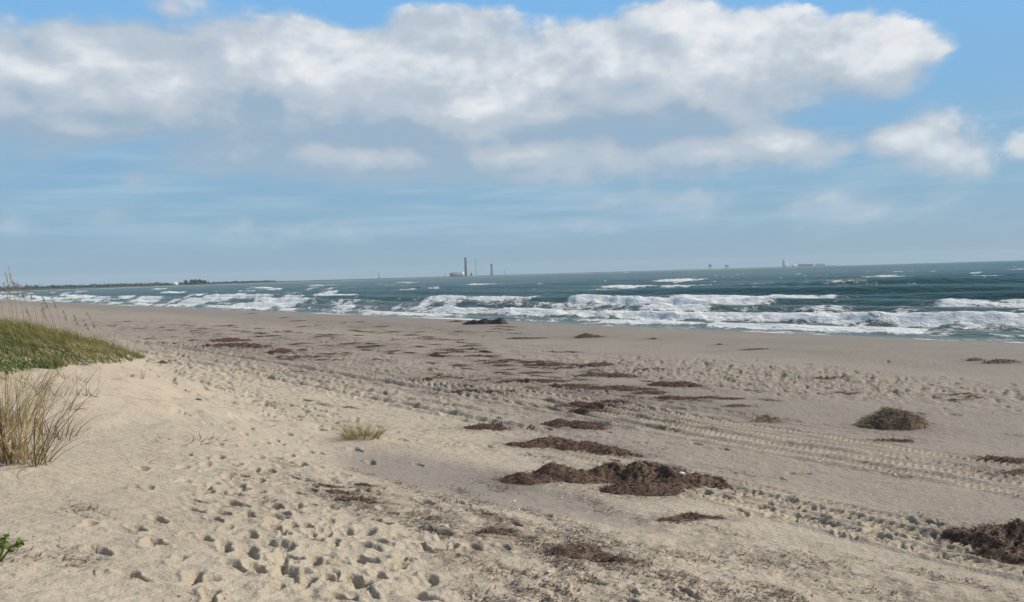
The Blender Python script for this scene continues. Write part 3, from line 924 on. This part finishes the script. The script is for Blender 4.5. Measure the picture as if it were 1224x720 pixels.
def shell_bits():
    n = 900
    uu, vv = RNG.uniform(2, 26, n), RNG.uniform(4, 16, n)
    x_, y_ = xy(uu, vv)
    d = unit(np.stack([RNG.normal(0, 1, n), RNG.normal(0, 1, n), RNG.normal(0, .2, n)], -1))
    s_ = unit(np.cross(d, np.array([0.2, .1, 1.0])))
    L_ = .012 + .02 * RNG.random(n)
    V_, F_ = ribbons(np.stack([x_, y_, ground(x_, y_) + .006], -1), d, s_, L_, L_ * .8, tri_noise(n) * .004, 2, .6, True)
    tag(mesh_obj('shell_fragments', V_, F_, M_SHELL), 'tiny pale shell fragments strewn over the sand', 'shell bits', kind='stuff')
shell_bits()

# ------------------------------------------------------------------ shells, stones and drift pieces
def pebble(name, px, py, size, mat, label, cat, group=None, lift=0.3, zbase=None, flat=.6):
    p = hit(px, py)
    z = float(ground(p[0], p[1])[0]) if zbase is None else zbase
    n1_, n2_ = 7, 10
    v = [(0, 0, size * flat)]
    f = []
    V_ = []
    sx = RNG.uniform(.8, 1.3); rot = RNG.uniform(0, 3.1)
    for i in range(n1_ + 1):
        ph = math.pi * i / n1_
        for k in range(n2_):
            t = 2 * math.pi * k / n2_
            rr_ = size * (1 + .16 * math.sin(3 * t + rot) * math.sin(ph))
            V_.append((rr_ * sx * math.sin(ph) * math.cos(t), rr_ * math.sin(ph) * math.sin(t), rr_ * flat * math.cos(ph)))
    for i in range(n1_):
        for k in range(n2_):
            j = (k + 1) % n2_
            f.append((i * n2_ + k, (i + 1) * n2_ + k, (i + 1) * n2_ + j, i * n2_ + j))
    o = mesh_obj(name, V_, f, mat, None, True)
    o.location = (p[0], p[1], z + size * flat * lift)
    o.rotation_euler = (RNG.uniform(-.3, .3), RNG.uniform(-.3, .3), rot)
    return tag(o, label, cat, group)

pe = hit(815, 583)
pebble('white_shell', 815, 583, .040, M_SHELL, 'small white shell lying on the long reddish seaweed heap', 'shell', None, .5, float(ground(pe[0], pe[1])[0]) + .15)
for (px, py, s_) in [(215, 447, .045), (221, 463, .04), (237, 479, .045), (258, 463, .025)]:
    pebble('dark_pebble', px, py, s_, M_WOOD, 'small dark pebble lying on clean sand below the dune', 'pebble', 'dark pebbles below the dune')
for (px, py, s_) in [(203, 430, .06), (208, 426, .05), (211, 431, .05), (184, 437, .04)]:
    pebble('pale_stone', px, py, s_, M_CONC, 'small pale stone at the foot of the dune beside dark seaweed lump', 'stone', 'pale stones at the dune foot')

# ------------------------------------------------------------------ dune vegetation
def in_poly(px, py, poly):
    px, py = np.asarray(px), np.asarray(py)
    ins = np.zeros(px.shape, bool)
    j = len(poly) - 1
    for i in range(len(poly)):
        xi, yi = poly[i]; xj, yj = poly[j]
        c = ((yi > py) != (yj > py)) & (px < (xj - xi) * (py - yi) / (yj - yi + 1e-9) + xi)
        ins ^= c
        j = i
    return ins

def grass_patch(name, poly, dens, hmin, hmax, mat, wid, lean, label, seed, cat='grass', uvbox=(10, 48, -14, 9), thin=None):
    u0, u1, v0, v1 = uvbox
    n = int((u1 - u0) * (v1 - v0) * dens)
    uu, vv = RNG.uniform(u0, u1, n), RNG.uniform(v0, v1, n)
    x_, y_ = xy(uu, vv)
    z_ = ground(x_, y_)
    px, py, a = project(x_, y_, z_)
    ok = (a > 3) & in_poly(px, py, poly)
    ok &= fbm(x_ / .8, y_ / .8, 3, seed) > (thin or 0.30)
    x_, y_, z_ = x_[ok], y_[ok], z_[ok]
    n = len(x_)
    d = unit(np.stack([RNG.normal(-.25, .35, n), RNG.normal(-.05, .35, n), np.ones(n)], -1))
    s_ = unit(np.cross(d, np.stack([RNG.normal(0, 1, n), RNG.normal(0, 1, n), np.zeros(n)], -1)))
    h_ = RNG.uniform(hmin, hmax, n) * (0.25 + 1.5 * fbm(x_ / 1.0, y_ / 1.0, 3, seed + 3))
    bend = np.stack([RNG.normal(-.5, .4, n), RNG.normal(0, .4, n), RNG.uniform(-.45, -.1, n)], -1) * (h_ * lean)[:, None]
    V_, F_ = ribbons(np.stack([x_, y_, z_ - .02], -1), d, s_, h_, wid * RNG.uniform(.7, 1.4, n), bend, 2, .1)
    o = mesh_obj(name, V_, F_, mat)
    return tag(o, label, cat, kind='stuff')

POLY_G = [(-110, 372), (0, 373), (60, 378), (110, 388), (145, 396), (172, 408), (182, 420), (176, 428), (150, 434), (122, 436), (85, 438), (70, 442), (45, 440), (20, 436), (0, 440), (-110, 470)]
POLY_V = [(-110, 415), (0, 412), (40, 414), (85, 420), (100, 428), (92, 436), (72, 440), (40, 444), (0, 452), (-110, 480)]
grass_patch('dune_grass', POLY_G, 400, .16, .36, M_GRASS, .018, .8, 'low green grass carpeting the dune crest', 501)
grass_patch('dune_vine', POLY_V, 330, .12, .28, M_GRASS_DK, .024, 1.0, 'dark green leafy ground cover along the foot of the dune grass', 511, 'ground cover')
grass_patch('dry_grass', [(-110, 350), (0, 368), (60, 370), (120, 380), (168, 404), (150, 402), (100, 388), (40, 380), (-110, 385)], 170, .25, .6, M_STRAW, .009, .7, 'straw coloured dry grass fringe behind the green dune grass', 521)

grass_patch('dry_grass', POLY_G, 110, .2, .45, M_OLIVE, .010, .7, 'yellowed dry blades mixed through the green dune grass', 531)

def clump(name, px, py, n, h, spread, mats, label, cat, lean=.45, out=.25, wid=.010, group=None, segs=5, part='stems'):
    p = hit(px, py)
    z0 = float(ground(p[0], p[1])[0])
    root = empty(name, (p[0], p[1], z0), label, cat, group)
    for k, (mt, share) in enumerate(mats):
        m_ = int(n * share)
        a = RNG.uniform(0, 2 * math.pi, m_)
        rr_ = spread * np.sqrt(RNG.random(m_))
        x_, y_ = p[0] + rr_ * np.cos(a), p[1] + rr_ * np.sin(a) * .8
        z_ = ground(x_, y_) - .03
        d = unit(np.stack([np.cos(a) * out + RNG.normal(0, .34, m_), np.sin(a) * out + RNG.normal(0, .34, m_), np.ones(m_)], -1))
        s_ = unit(np.cross(d, tri_noise(m_)))
        ln = h * RNG.uniform(.35, 1.05, m_)
        bend = np.stack([np.cos(a) + RNG.normal(0, .5, m_), np.sin(a) + RNG.normal(0, .5, m_), RNG.uniform(-1.1, .1, m_)], -1) * (ln * lean * RNG.uniform(.1, .9, m_))[:, None]
        V_, F_ = ribbons(np.stack([x_, y_, z_], -1), d, s_, ln, wid * RNG.uniform(.6, 1.5, m_), bend, segs, .2)
        mesh_obj(part if k == 0 else 'dead_blades' if k == 1 else 'green_blades', V_ - np.array([p[0], p[1], z0]), F_, mt, root)['kind'] = 'stuff'
    return root

clump('dry_grass_clump', 20, 562, 220, 1.15, .34, [(M_STRAW, .55), (M_STRAW_DK, .3)], 'tall tangled straw coloured dry grass clump with dark dead stems', 'dry grass')
clump('dry_grass_clump', -40, 560, 200, 1.25, .42, [(M_STRAW, .6), (M_STRAW_DK, .3)], 'dense tallest straw coloured dry grass clump behind the tangled clump', 'dry grass')
clump('dry_grass_clump', 12, 505, 130, 1.0, .4, [(M_STRAW, .5), (M_OLIVE, .35), (M_STRAW_DK, .2)], 'yellowish dry grass clump between the tangled clump and the green dune grass', 'dry grass')
clump('dry_grass_clump', 66, 522, 46, .5, .3, [(M_STRAW_DK, .8), (M_STRAW, .3)], 'sparse dark dead stems standing beside the tangled dry grass clump', 'dry grass', .5, .3, .011)
clump('dry_grass_clump', 62, 480, 34, .55, .3, [(M_STRAW, .6), (M_STRAW_DK, .5)], 'thin arching dry stems on the sand slope below the green grass', 'dry grass', .8, .4)
clump('dry_grass_clump', 30, 458, 60, .45, .35, [(M_STRAW, .5), (M_OLIVE, .5)], 'pale straggling tuft hanging from the edge of the green grass', 'dry grass', .7, .5)
clump('dry_grass_clump', 88, 452, 30, .30, .25, [(M_STRAW_DK, .6), (M_STRAW, .5)], 'short brown tuft on the sandy lip below the green grass', 'dry grass', .7, .5)
clump('dead_stems', 78, 492, 16, .28, .2, [(M_STRAW_DK, 1.0)], 'bent dark dead stems lying beside the arching dry stems', 'dead stems', .8, .7, .016)
clump('dead_stems', 100, 480, 7, .30, .16, [(M_STRAW_DK, 1.0)], 'short row of upright dead stems stuck in bare sand', 'dead stems', .1, .05, .014)
clump('dead_stems', 116, 481, 3, .55, .04, [(M_STRAW_DK, 1.0)], 'single tall dead stem beside the short row of stems', 'dead stems', .1, .02, .014)
clump('dead_stems', 170, 456, 5, .40, .05, [(M_STRAW_DK, 1.0)], 'thin upright dead twig standing alone on bare sand', 'dead stems', .1, .1, .010)
clump('dead_stems', 160, 552, 12, .30, .22, [(M_STRAW_DK, .6), (M_STRAW, .4)], 'few bent dead stems lying low on the sand', 'dead stems', 1.0, .9, .008)
clump('dead_stems', 215, 532, 60, .14, .35, [(M_STRAW_DK, .8), (M_OLIVE, .2)], 'dark matted dead plant on the footprint trail edge', 'dead plant', .9, .9, .012)
clump('dead_stems', 245, 527, 40, .13, .25, [(M_STRAW_DK, .8), (M_OLIVE, .2)], 'smaller dark matted dead plant next to the first', 'dead plant', .9, .9, .012)
clump('grass_tuft', 433, 531, 380, .40, .26, [(M_OLIVE, .5), (M_STRAW, .5)], 'yellow dry grass tuft on a low hummock among footprints', 'grass tuft', .6, .5, .006)
clump('grass_tuft', 505, 537, 60, .14, .5, [(M_STRAW_DK, .5), (M_OLIVE, .5)], 'sprawling low dry creeper beside the yellow grass tuft', 'grass tuft', .9, 1.0, .008)
clump('dune_shrub', 157, 428, 160, .30, .32, [(M_OLIVE, .3), (M_STRAW_DK, .25), (M_GRASS, .5)], 'small grey-green shrub at the tip of the dune grass', 'shrub', .5, .6, .014)

# leafy green plant, each leaf a part
def leafy_plant(px, py, n, h, label):
    p = hit(px, py)
    z0 = float(ground(p[0], p[1])[0])
    root = empty('green_plant', (p[0], p[1], z0), label, 'plant')
    mb = MB()
    tips = []
    for k in range(5):
        a = k * 1.3 + .3
        e = (p[0] + .16 * math.cos(a), p[1] + .12 * math.sin(a), z0 + h * (.6 + .1 * k))
        mb.tube([(p[0], p[1], z0 - .03), ((p[0] + e[0]) / 2 + .01, (p[1] + e[1]) / 2, z0 + h * .45), e], [.008, .006, .004])
        tips.append(e)
    mb.build('stem', M_LEAF, root)
    for i in range(n):
        e = tips[i % 5]
        t = .35 + .65 * RNG.random()
        c_ = np.array([p[0] + (e[0] - p[0]) * t, p[1] + (e[1] - p[1]) * t, z0 + (e[2] - z0) * t])
        d = unit(np.array([[RNG.normal(), RNG.normal(), .5]]))
        s_ = unit(np.cross(d, np.array([[0, 0, 1.0]]) + .4 * tri_noise(1)))
        V_, F_ = ribbons(c_[None], d, s_, np.array([.04 + .02 * RNG.random()]), np.array([.018]), np.array([[0, 0, -.02]]), 4, .1, True)
        mesh_obj('leaf', V_ - np.array([p[0], p[1], z0]), F_, M_LEAF, root)
leafy_plant(-3, 672, 90, .19, 'small bright green leafy plant growing from bare sand')

def at(px, dist, z=0.0):
    d = ray(px, 333)
    h = math.hypot(d[0], d[1])
    return np.array([d[0] / h * dist, d[1] / h * dist, z])

# sea oats on the dune crest, each stalk a thing
def sea_oat(px, dist, h, lean, label, group):
    p = at(px, dist)
    z0 = float(ground(p[0], p[1])[0])
    root = empty('sea_oat', (p[0], p[1], z0), label, 'sea oat', group)
    pts, n = [], 8
    for i in range(n + 1):
        t = i / n
        pts.append((p[0] + lean * h * t ** 2.2, p[1] + .05 * t, z0 - .04 + (h + .04) * t * (1 - .10 * abs(lean) * t * t)))
    mb = MB(); mb.tube(pts, [.009 - .005 * i / n for i in range(n + 1)], 4); mb.build('stalk', M_STRAW, root)
    # seed head: drooping spikelets along the top third
    P_ = np.array(pts)
    m_ = 30
    t = RNG.uniform(.66, 1.0, m_) * n
    i0 = np.minimum(t.astype(int), n - 1)
    rt_ = P_[i0] + (P_[i0 + 1] - P_[i0]) * (t - i0)[:, None]
    d = unit(np.stack([RNG.normal(lean * 1.5, .3, m_), RNG.normal(0, .3, m_), RNG.normal(.25, .4, m_)], -1))
    s_ = unit(np.cross(d, tri_noise(m_)))
    V_, F_ = ribbons(rt_, d, s_, .035 + .04 * RNG.random(m_), .009 + .004 * RNG.random(m_), np.array([[0, 0, -.03]]) * np.ones((m_, 1)), 3, .2, True)
    mesh_obj('seed_head', V_ - np.array([p[0], p[1], z0]), F_, M_OAT, root)['kind'] = 'stuff'
    m_ = 7
    d = unit(np.stack([RNG.normal(-.1, .5, m_), RNG.normal(0, .5, m_), np.ones(m_)], -1))
    s_ = unit(np.cross(d, tri_noise(m_)))
    ln = h * RNG.uniform(.3, .6, m_)
    V_, F_ = ribbons(np.tile([p[0], p[1], z0 - .03], (m_, 1)), d, s_, ln, .012 + 0 * ln, np.stack([RNG.normal(-.2, .2, m_), RNG.normal(0, .2, m_), -.3 * ln], -1), 5, .1)
    mesh_obj('leaf', V_ - np.array([p[0], p[1], z0]), F_, M_STRAW, root)
for (px, py, h, ln) in [(18, 21, 1.40, -.12), (26, 22, 1.10, -.2), (33, 22, 1.15, -.25), (42, 21, 1.10, -.2), (47, 23, .9, .05), (70, 22, 1.12, -.22), (118, 24, 1.3, -.3), (13, 20, 1.3, -.1),
                        (10, 22, 1.1, -.12), (2, 21, 1.0, -.2), (58, 23, .75, -.3), (95, 23, .8, -.25), (122, 24, .7, -.2), (-14, 20, 1.2, -.15), (-35, 19, 1.1, -.2), (80, 22, .7, -.2), (38, 23, .7, -.3), (108, 23, .85, -.3), (62, 21, 1.0, -.3)]:
    size = 'tallest' if h > 1.27 else 'tall' if h > 1.05 else 'medium-height' if h > .87 else 'short'
    how = 'upright' if abs(ln) < .16 else 'slightly leaning' if abs(ln) < .26 else 'strongly leaning'
    sea_oat(px, py, h, ln, '%s %s dry sea oat stalk with seed head above the dune grass' % (size, how), 'sea oats on the dune crest')

# ------------------------------------------------------------------ far coast
COAST = [(-420, 700), (-250, 1000), (-100, 1350), (50, 1750), (150, 2100), (300, 2900), (450, 4100), (550, 5000), (700, 6200), (800, 7300), (880, 8200), (1000, 8300)]
def coast_dist(px):
    return np.interp(px, [c[0] for c in COAST], [c[1] for c in COAST])
pxs = np.linspace(-420, 1000, 160)
rowsL, rowsB = [], []
for px in pxs:
    D = coast_dist(px)
    ro = 1 + .01 * math.sin(px * .09) + .008 * math.sin(px * .23)
    rowsB.append([at(px, D * ro, SEA - 1.5), at(px, D * ro + 14, -.5), at(px, D * ro + 30, .2), at(px, D * ro + 55, .6)])
    hL = 3.2 + 1.2 * float(vnoise(px / 6, 0.5, 77))
    rowsL.append([at(px, D * ro + 24, -.4), at(px, D * ro + 50, hL * .8), at(px, D * ro + 400, hL + 1.0), at(px, D * ro + 1500, 2.0), at(px, D * ro + 1600, -3)])
def strip(rows, name, mat, label):
    A_ = np.array(rows)
    n, k = A_.shape[:2]
    i = np.arange(n - 1)[:, None]; j = np.arange(k - 1)[None]
    f = np.stack([i * k + j, (i + 1) * k + j, (i + 1) * k + j + 1, i * k + j + 1], -1).reshape(-1, 4)
    return tag(mesh_obj(name, A_.reshape(-1, 3), f, mat, None, True), label, 'land', kind='structure')
strip(rowsB, 'far_beach', M_FARSAND, 'thin pale beach along the distant coast')
strip(rowsL, 'far_land', M_FARLAND, 'low scrub covered cape along the horizon')

def crown(c, rx, ry, h, n=90, seed=0):
    """Ragged tree crown of small leaf clump faces."""
    p = unit(tri_noise(n)) * (RNG.random((n, 1)) ** .45)
    p[:, 2] = np.abs(p[:, 2]) if False else p[:, 2]
    ctr = np.array(c) + p * np.array([rx, ry, h * .42]) + np.array([0, 0, h * .58])
    d = unit(tri_noise(n)); s_ = unit(np.cross(d, tri_noise(n)))
    L = .42 * rx * RNG.uniform(.5, 1.1, n)
    return ribbons(ctr - d * (L / 2)[:, None], d, s_, L, L * .9, tri_noise(n) * .05 * rx, 1, .7)

# continuous wood on the left coast
VV, FF, off = [], [], 0
for px in np.arange(-400, 330, 1.5):
    D = coast_dist(px) + RNG.uniform(70, 260)
    hgt = (10.0 if px < 110 else 11.0) * RNG.uniform(.55, 1.15) * (1.0 if px < 250 else .75)
    if 202 < px < 214: hgt *= .45
    v_, f_ = crown(at(px, D, 2.0 - hgt * .15), D / 1000 * 2.4, D / 1000 * 2.4, hgt, 26)
    VV.append(v_); FF.append(f_ + off); off += len(v_)
tag(mesh_obj('far_woodland', np.concatenate(VV), np.concatenate(FF), M_TREES), 'dark low woodland along the distant left coast', 'woodland', kind='stuff')

def far_tree(px, w, h, label):
    D = coast_dist(px) + 60
    base = at(px, D, 1.5)
    root = empty('far_tree', tuple(base), label, 'tree', 'tall trees on the far coast')
    mb = MB(); mb.tube([base, base + np.array([.3, 0, h * .35]), base + np.array([0, 0, h * .7])], [.5, .35, .15], 6); mb.build('trunk', M_STRAW_DK, root)
    v_, f_ = crown(base, w, w, h, 160)
    mesh_obj('crown', v_ - base, f_, M_TREES, root)
far_tree(222, 5.0, 15, 'rounded dark tree standing apart between white building and wide clump')
for px, h in ((229, 15.5), (234, 16.5), (239, 16), (244, 13)):
    far_tree(px, 6.5, h, 'dark tree in the tall wide clump on the far coast')

# white house on the left coast
D = coast_dist(208) + 55
bp = at(208, D, 1.8)
root = empty('white_house', tuple(bp), 'small white building beside tall dark trees on the far coast', 'building')
MB().box(bp, (17, 9, 5.0)).build('wall', M_WHITE, root)
mb = MB(); mb.box(bp + np.array([0, 0, 5.0]), (18, 10, 3.0), 0, .45); mb.build('roof', M_WHITE, root)
for k in range(4):
    mb = MB(); mb.box(bp + np.array([-6 + 4 * k, -4.55, 1.4]), (1.6, .16, 1.8)); mb.build('window', M_STEEL_DK, root)

# ---- launch structures on the cape
def base_at(px, extra=150, z=3.4):
    return at(px, coast_dist(px) + extra, z)

def lattice_tower(mb, c, w0, w1, h, lev, rad):
    for k in range(lev):
        z0, z1 = h * k / lev, h * (k + 1) / lev
        a0, a1 = w0 + (w1 - w0) * k / lev, w0 + (w1 - w0) * (k + 1) / lev
        cs0 = [(c[0] + sx * a0 / 2, c[1] + sy * a0 / 2, c[2] + z0) for sx, sy in ((-1, -1), (1, -1), (1, 1), (-1, 1))]
        cs1 = [(c[0] + sx * a1 / 2, c[1] + sy * a1 / 2, c[2] + z1) for sx, sy in ((-1, -1), (1, -1), (1, 1), (-1, 1))]
        for i in range(4):
            j = (i + 1) % 4
            mb.tube([cs0[i], cs1[i]], rad, 4); mb.tube([cs0[i], cs1[j]], rad * .6, 4); mb.tube([cs1[i], cs1[j]], rad * .7, 4)

c_ = base_at(557)
root = empty('launch_tower', tuple(c_), 'tall slim dark steel launch tower beside a bright white block', 'tower')
mb = MB(); lattice_tower(mb, c_, 13, 11, 116, 12, .9); mb.build('frame', M_STEEL_DK, root)
MB().box(c_, (9.0, 9.0, 108)).build('core', M_STEEL, root)
MB().box(c_ + np.array([0, 0, 108]), (12.5, 12.5, 5)).build('top_deck', M_STEEL_DK, root)
for k in range(6):
    MB().box(c_ + np.array([0, 0, 15 + 16 * k]), (14.5, 14.5, 1.2)).build('platform', M_STEEL_DK, root)
MB().box(c_ + np.array([9, 0, 84]), (7, 4, 4)).build('arm', M_STEEL_DK, root)
c_ = base_at(552.5, 110)
root = empty('white_block', tuple(c_), 'bright white block building at the foot of the launch tower', 'building')
MB().box(c_, (24, 24, 25)).build('wall', M_WHITE, root)
MB().box(c_ + np.array([0, 0, 25]), (25, 25, 1.4)).build('roof', M_WHITE, root)
MB().box(c_ + np.array([5, -12.1, .1]), (6, .3, 12)).build('door', M_CONC, root)
c_ = base_at(544, 170)
root = empty('long_shed', tuple(c_), 'long low grey shed left of the bright white block', 'building')
MB().box(c_, (62, 30, 19)).build('wall', M_CONC, root)
MB().box(c_ + np.array([0, 0, 19]), (63, 31, 4), 0, .7).build('roof', M_STEEL, root)
for k in range(5):
    MB().box(c_ + np.array([-24 + 12 * k, -15.1, 3]), (5, .3, 8)).build('door', M_STEEL_DK, root)
c_ = base_at(563.5, 140)
root = empty('pad_hut', tuple(c_), 'small dark block between the launch tower and the pale mast', 'building')
MB().box(c_, (10, 10, 17)).build('wall', M_STEEL_DK, root)
MB().box(c_ + np.array([0, 0, 17]), (6, 6, 5)).build('roof_unit', M_STEEL, root)
c_ = base_at(569, 260)
root = empty('lattice_mast', tuple(c_), 'very faint thin lattice mast beside the launch tower', 'mast')
mb = MB(); lattice_tower(mb, c_, 9, 4, 112, 12, .40); mb.build('frame', M_CONC, root)
c_ = base_at(588)
root = empty('capped_tower', tuple(c_), 'tapered pale tower with a dark cap right of the launch tower', 'tower')
mb = MB(); lattice_tower(mb, c_, 17, 9, 62, 7, .9); mb.build('legs', M_CONC, root)
mb = MB(); mb.box(c_, (8, 8, 61), 0, .8); mb.build('core', M_STEEL, root)
MB().box(c_ + np.array([0, 0, 62]), (14, 14, 12)).build('cap', M_STEEL_DK, root)
def thin_mast(px, h, label, w=2.5):
    c_ = base_at(px)
    root = empty('lattice_mast', tuple(c_), label, 'mast')
    mb = MB(); lattice_tower(mb, c_, w * 1.5, w, h, 6, .45); mb.build('frame', M_STEEL, root)
    MB().box(c_, (w * 2.4, w * 2.4, h * .12)).build('base', M_STEEL, root)
thin_mast(604, 32, 'short thin mast right of the dark capped tower', 3)
thin_mast(453, 30, 'faint slender mast alone on the cape left of the launch tower', 2.5)
thin_mast(532, 22, 'tiny mast left of the long grey shed', 2)

def legged_platform(px, h, w, label):
    c_ = base_at(px)
    root = empty('platform_tower', tuple(c_), label, 'tower')
    for sx in (-1, 1):
        for sy in (-1, 1):
            MB().box(c_ + np.array([sx * w * .32, sy * w * .32, 0]), (2.5, 2.5, h * .6)).build('leg', M_STEEL, root)
    MB().box(c_ + np.array([0, 0, h * .55]), (w, w, h * .45)).build('deck', M_STEEL_DK, root)
legged_platform(849, 42, 24, 'dark boxy platform tower on the horizon')
legged_platform(869, 34, 30, 'fainter squat platform tower beside the dark boxy one')

c_ = base_at(938, 100)
root = empty('white_service_tower', tuple(c_), 'tall white stepped building with dark mast on the horizon', 'building')
MB().box(c_ + np.array([6, 0, 0]), (26, 24, 34)).build('wall', M_WHITE, root)
MB().box(c_ + np.array([10, 0, 34]), (14, 14, 22)).build('tower_block', M_WHITE, root)
mb = MB(); lattice_tower(mb, c_ + np.array([-12, 0, 0]), 9, 7, 66, 6, 1.2); mb.build('mast', M_STEEL_DK, root)
c_ = base_at(949, 90)
root = empty('white_hall', tuple(c_), 'low white hall with rounded roof beside the white stepped building', 'building')
MB().box(c_, (42, 24, 14)).build('wall', M_WHITE, root)
MB().box(c_ + np.array([0, 0, 14]), (42.6, 24.6, 7), 0, .6).build('roof', M_WHITE, root)
c_ = base_at(970, 120)
root = empty('long_shed', tuple(c_), 'long dark grey shed row on the horizon right of the white hall', 'building')
MB().box(c_, (250, 26, 17)).build('wall', M_STEEL, root)
MB().box(c_ + np.array([0, 0, 17]), (251, 27, 3), 0, .9).build('roof', M_STEEL_DK, root)
for k in range(8):
    MB().box(c_ + np.array([-105 + 30 * k, -13.2, 2]), (9, .4, 9)).build('door', M_STEEL_DK, root)
c_ = base_at(973, 80)
root = empty('white_dome', tuple(c_), 'small white domed tank rising above the long dark shed', 'tank')
MB().lathe(c_, [(11, 0), (11, 18), (9, 24), (5.5, 28), (.2, 30)]).build('shell', M_WHITE, root, True)
MB().box(c_ + np.array([0, 0, 29.5]), (2, 2, 3)).build('vent', M_STEEL, root)

# small white boat out at sea
bp = at(747, 2600, SEA + .1)
root = empty('white_boat', tuple(bp), 'small white motor boat far out on the sea', 'boat')
V_ = []
for (x_, hw, zt) in ((-6, 1.7, 1.6), (-3, 2.0, 1.5), (1, 2.0, 1.7), (4, 1.4, 2.1), (7, .12, 2.7)):
    V_ += [(x_, -hw * .6, -.5), (x_, hw * .6, -.5), (x_, hw, zt), (x_, -hw, zt)]
F_ = []
for i in range(4):
    for k in range(4):
        F_.append((i * 4 + k, i * 4 + (k + 1) % 4, i * 4 + 4 + (k + 1) % 4, i * 4 + 4 + k))
F_ += [(0, 3, 2, 1), (16, 17, 18, 19)]
mesh_obj('hull', V_, F_, M_WHITE, root)
MB().box(bp + np.array([-1, 0, 1.5]), (5, 2.8, 2.4), 0, .8).build('cabin', M_WHITE, root)
MB().box(bp + np.array([-1, 0, 2.5]), (4.8, 2.75, .7)).build('window', M_STEEL_DK, root)
hz = MB(); hz.box((0, 0, -22), (24000, 24000, 172))
hzo = hz.build('haze', None)
hm = bpy.data.materials.new('haze'); hm.use_nodes = True
E.tree = hm.node_tree; E.tree.nodes.clear()
pv = new_node('ShaderNodeVolumePrincipled')
pv.inputs['Color'].default_value = (0.80, 0.88, 0.95, 1)
pv.inputs['Density'].default_value = 7e-5
ou = new_node('ShaderNodeOutputMaterial')
E.tree.links.new(pv.outputs[0], ou.inputs['Volume'])
hzo.data.materials.append(hm)
tag(hzo, 'thin pale sea haze filling the air over the beach', 'haze', kind='stuff')
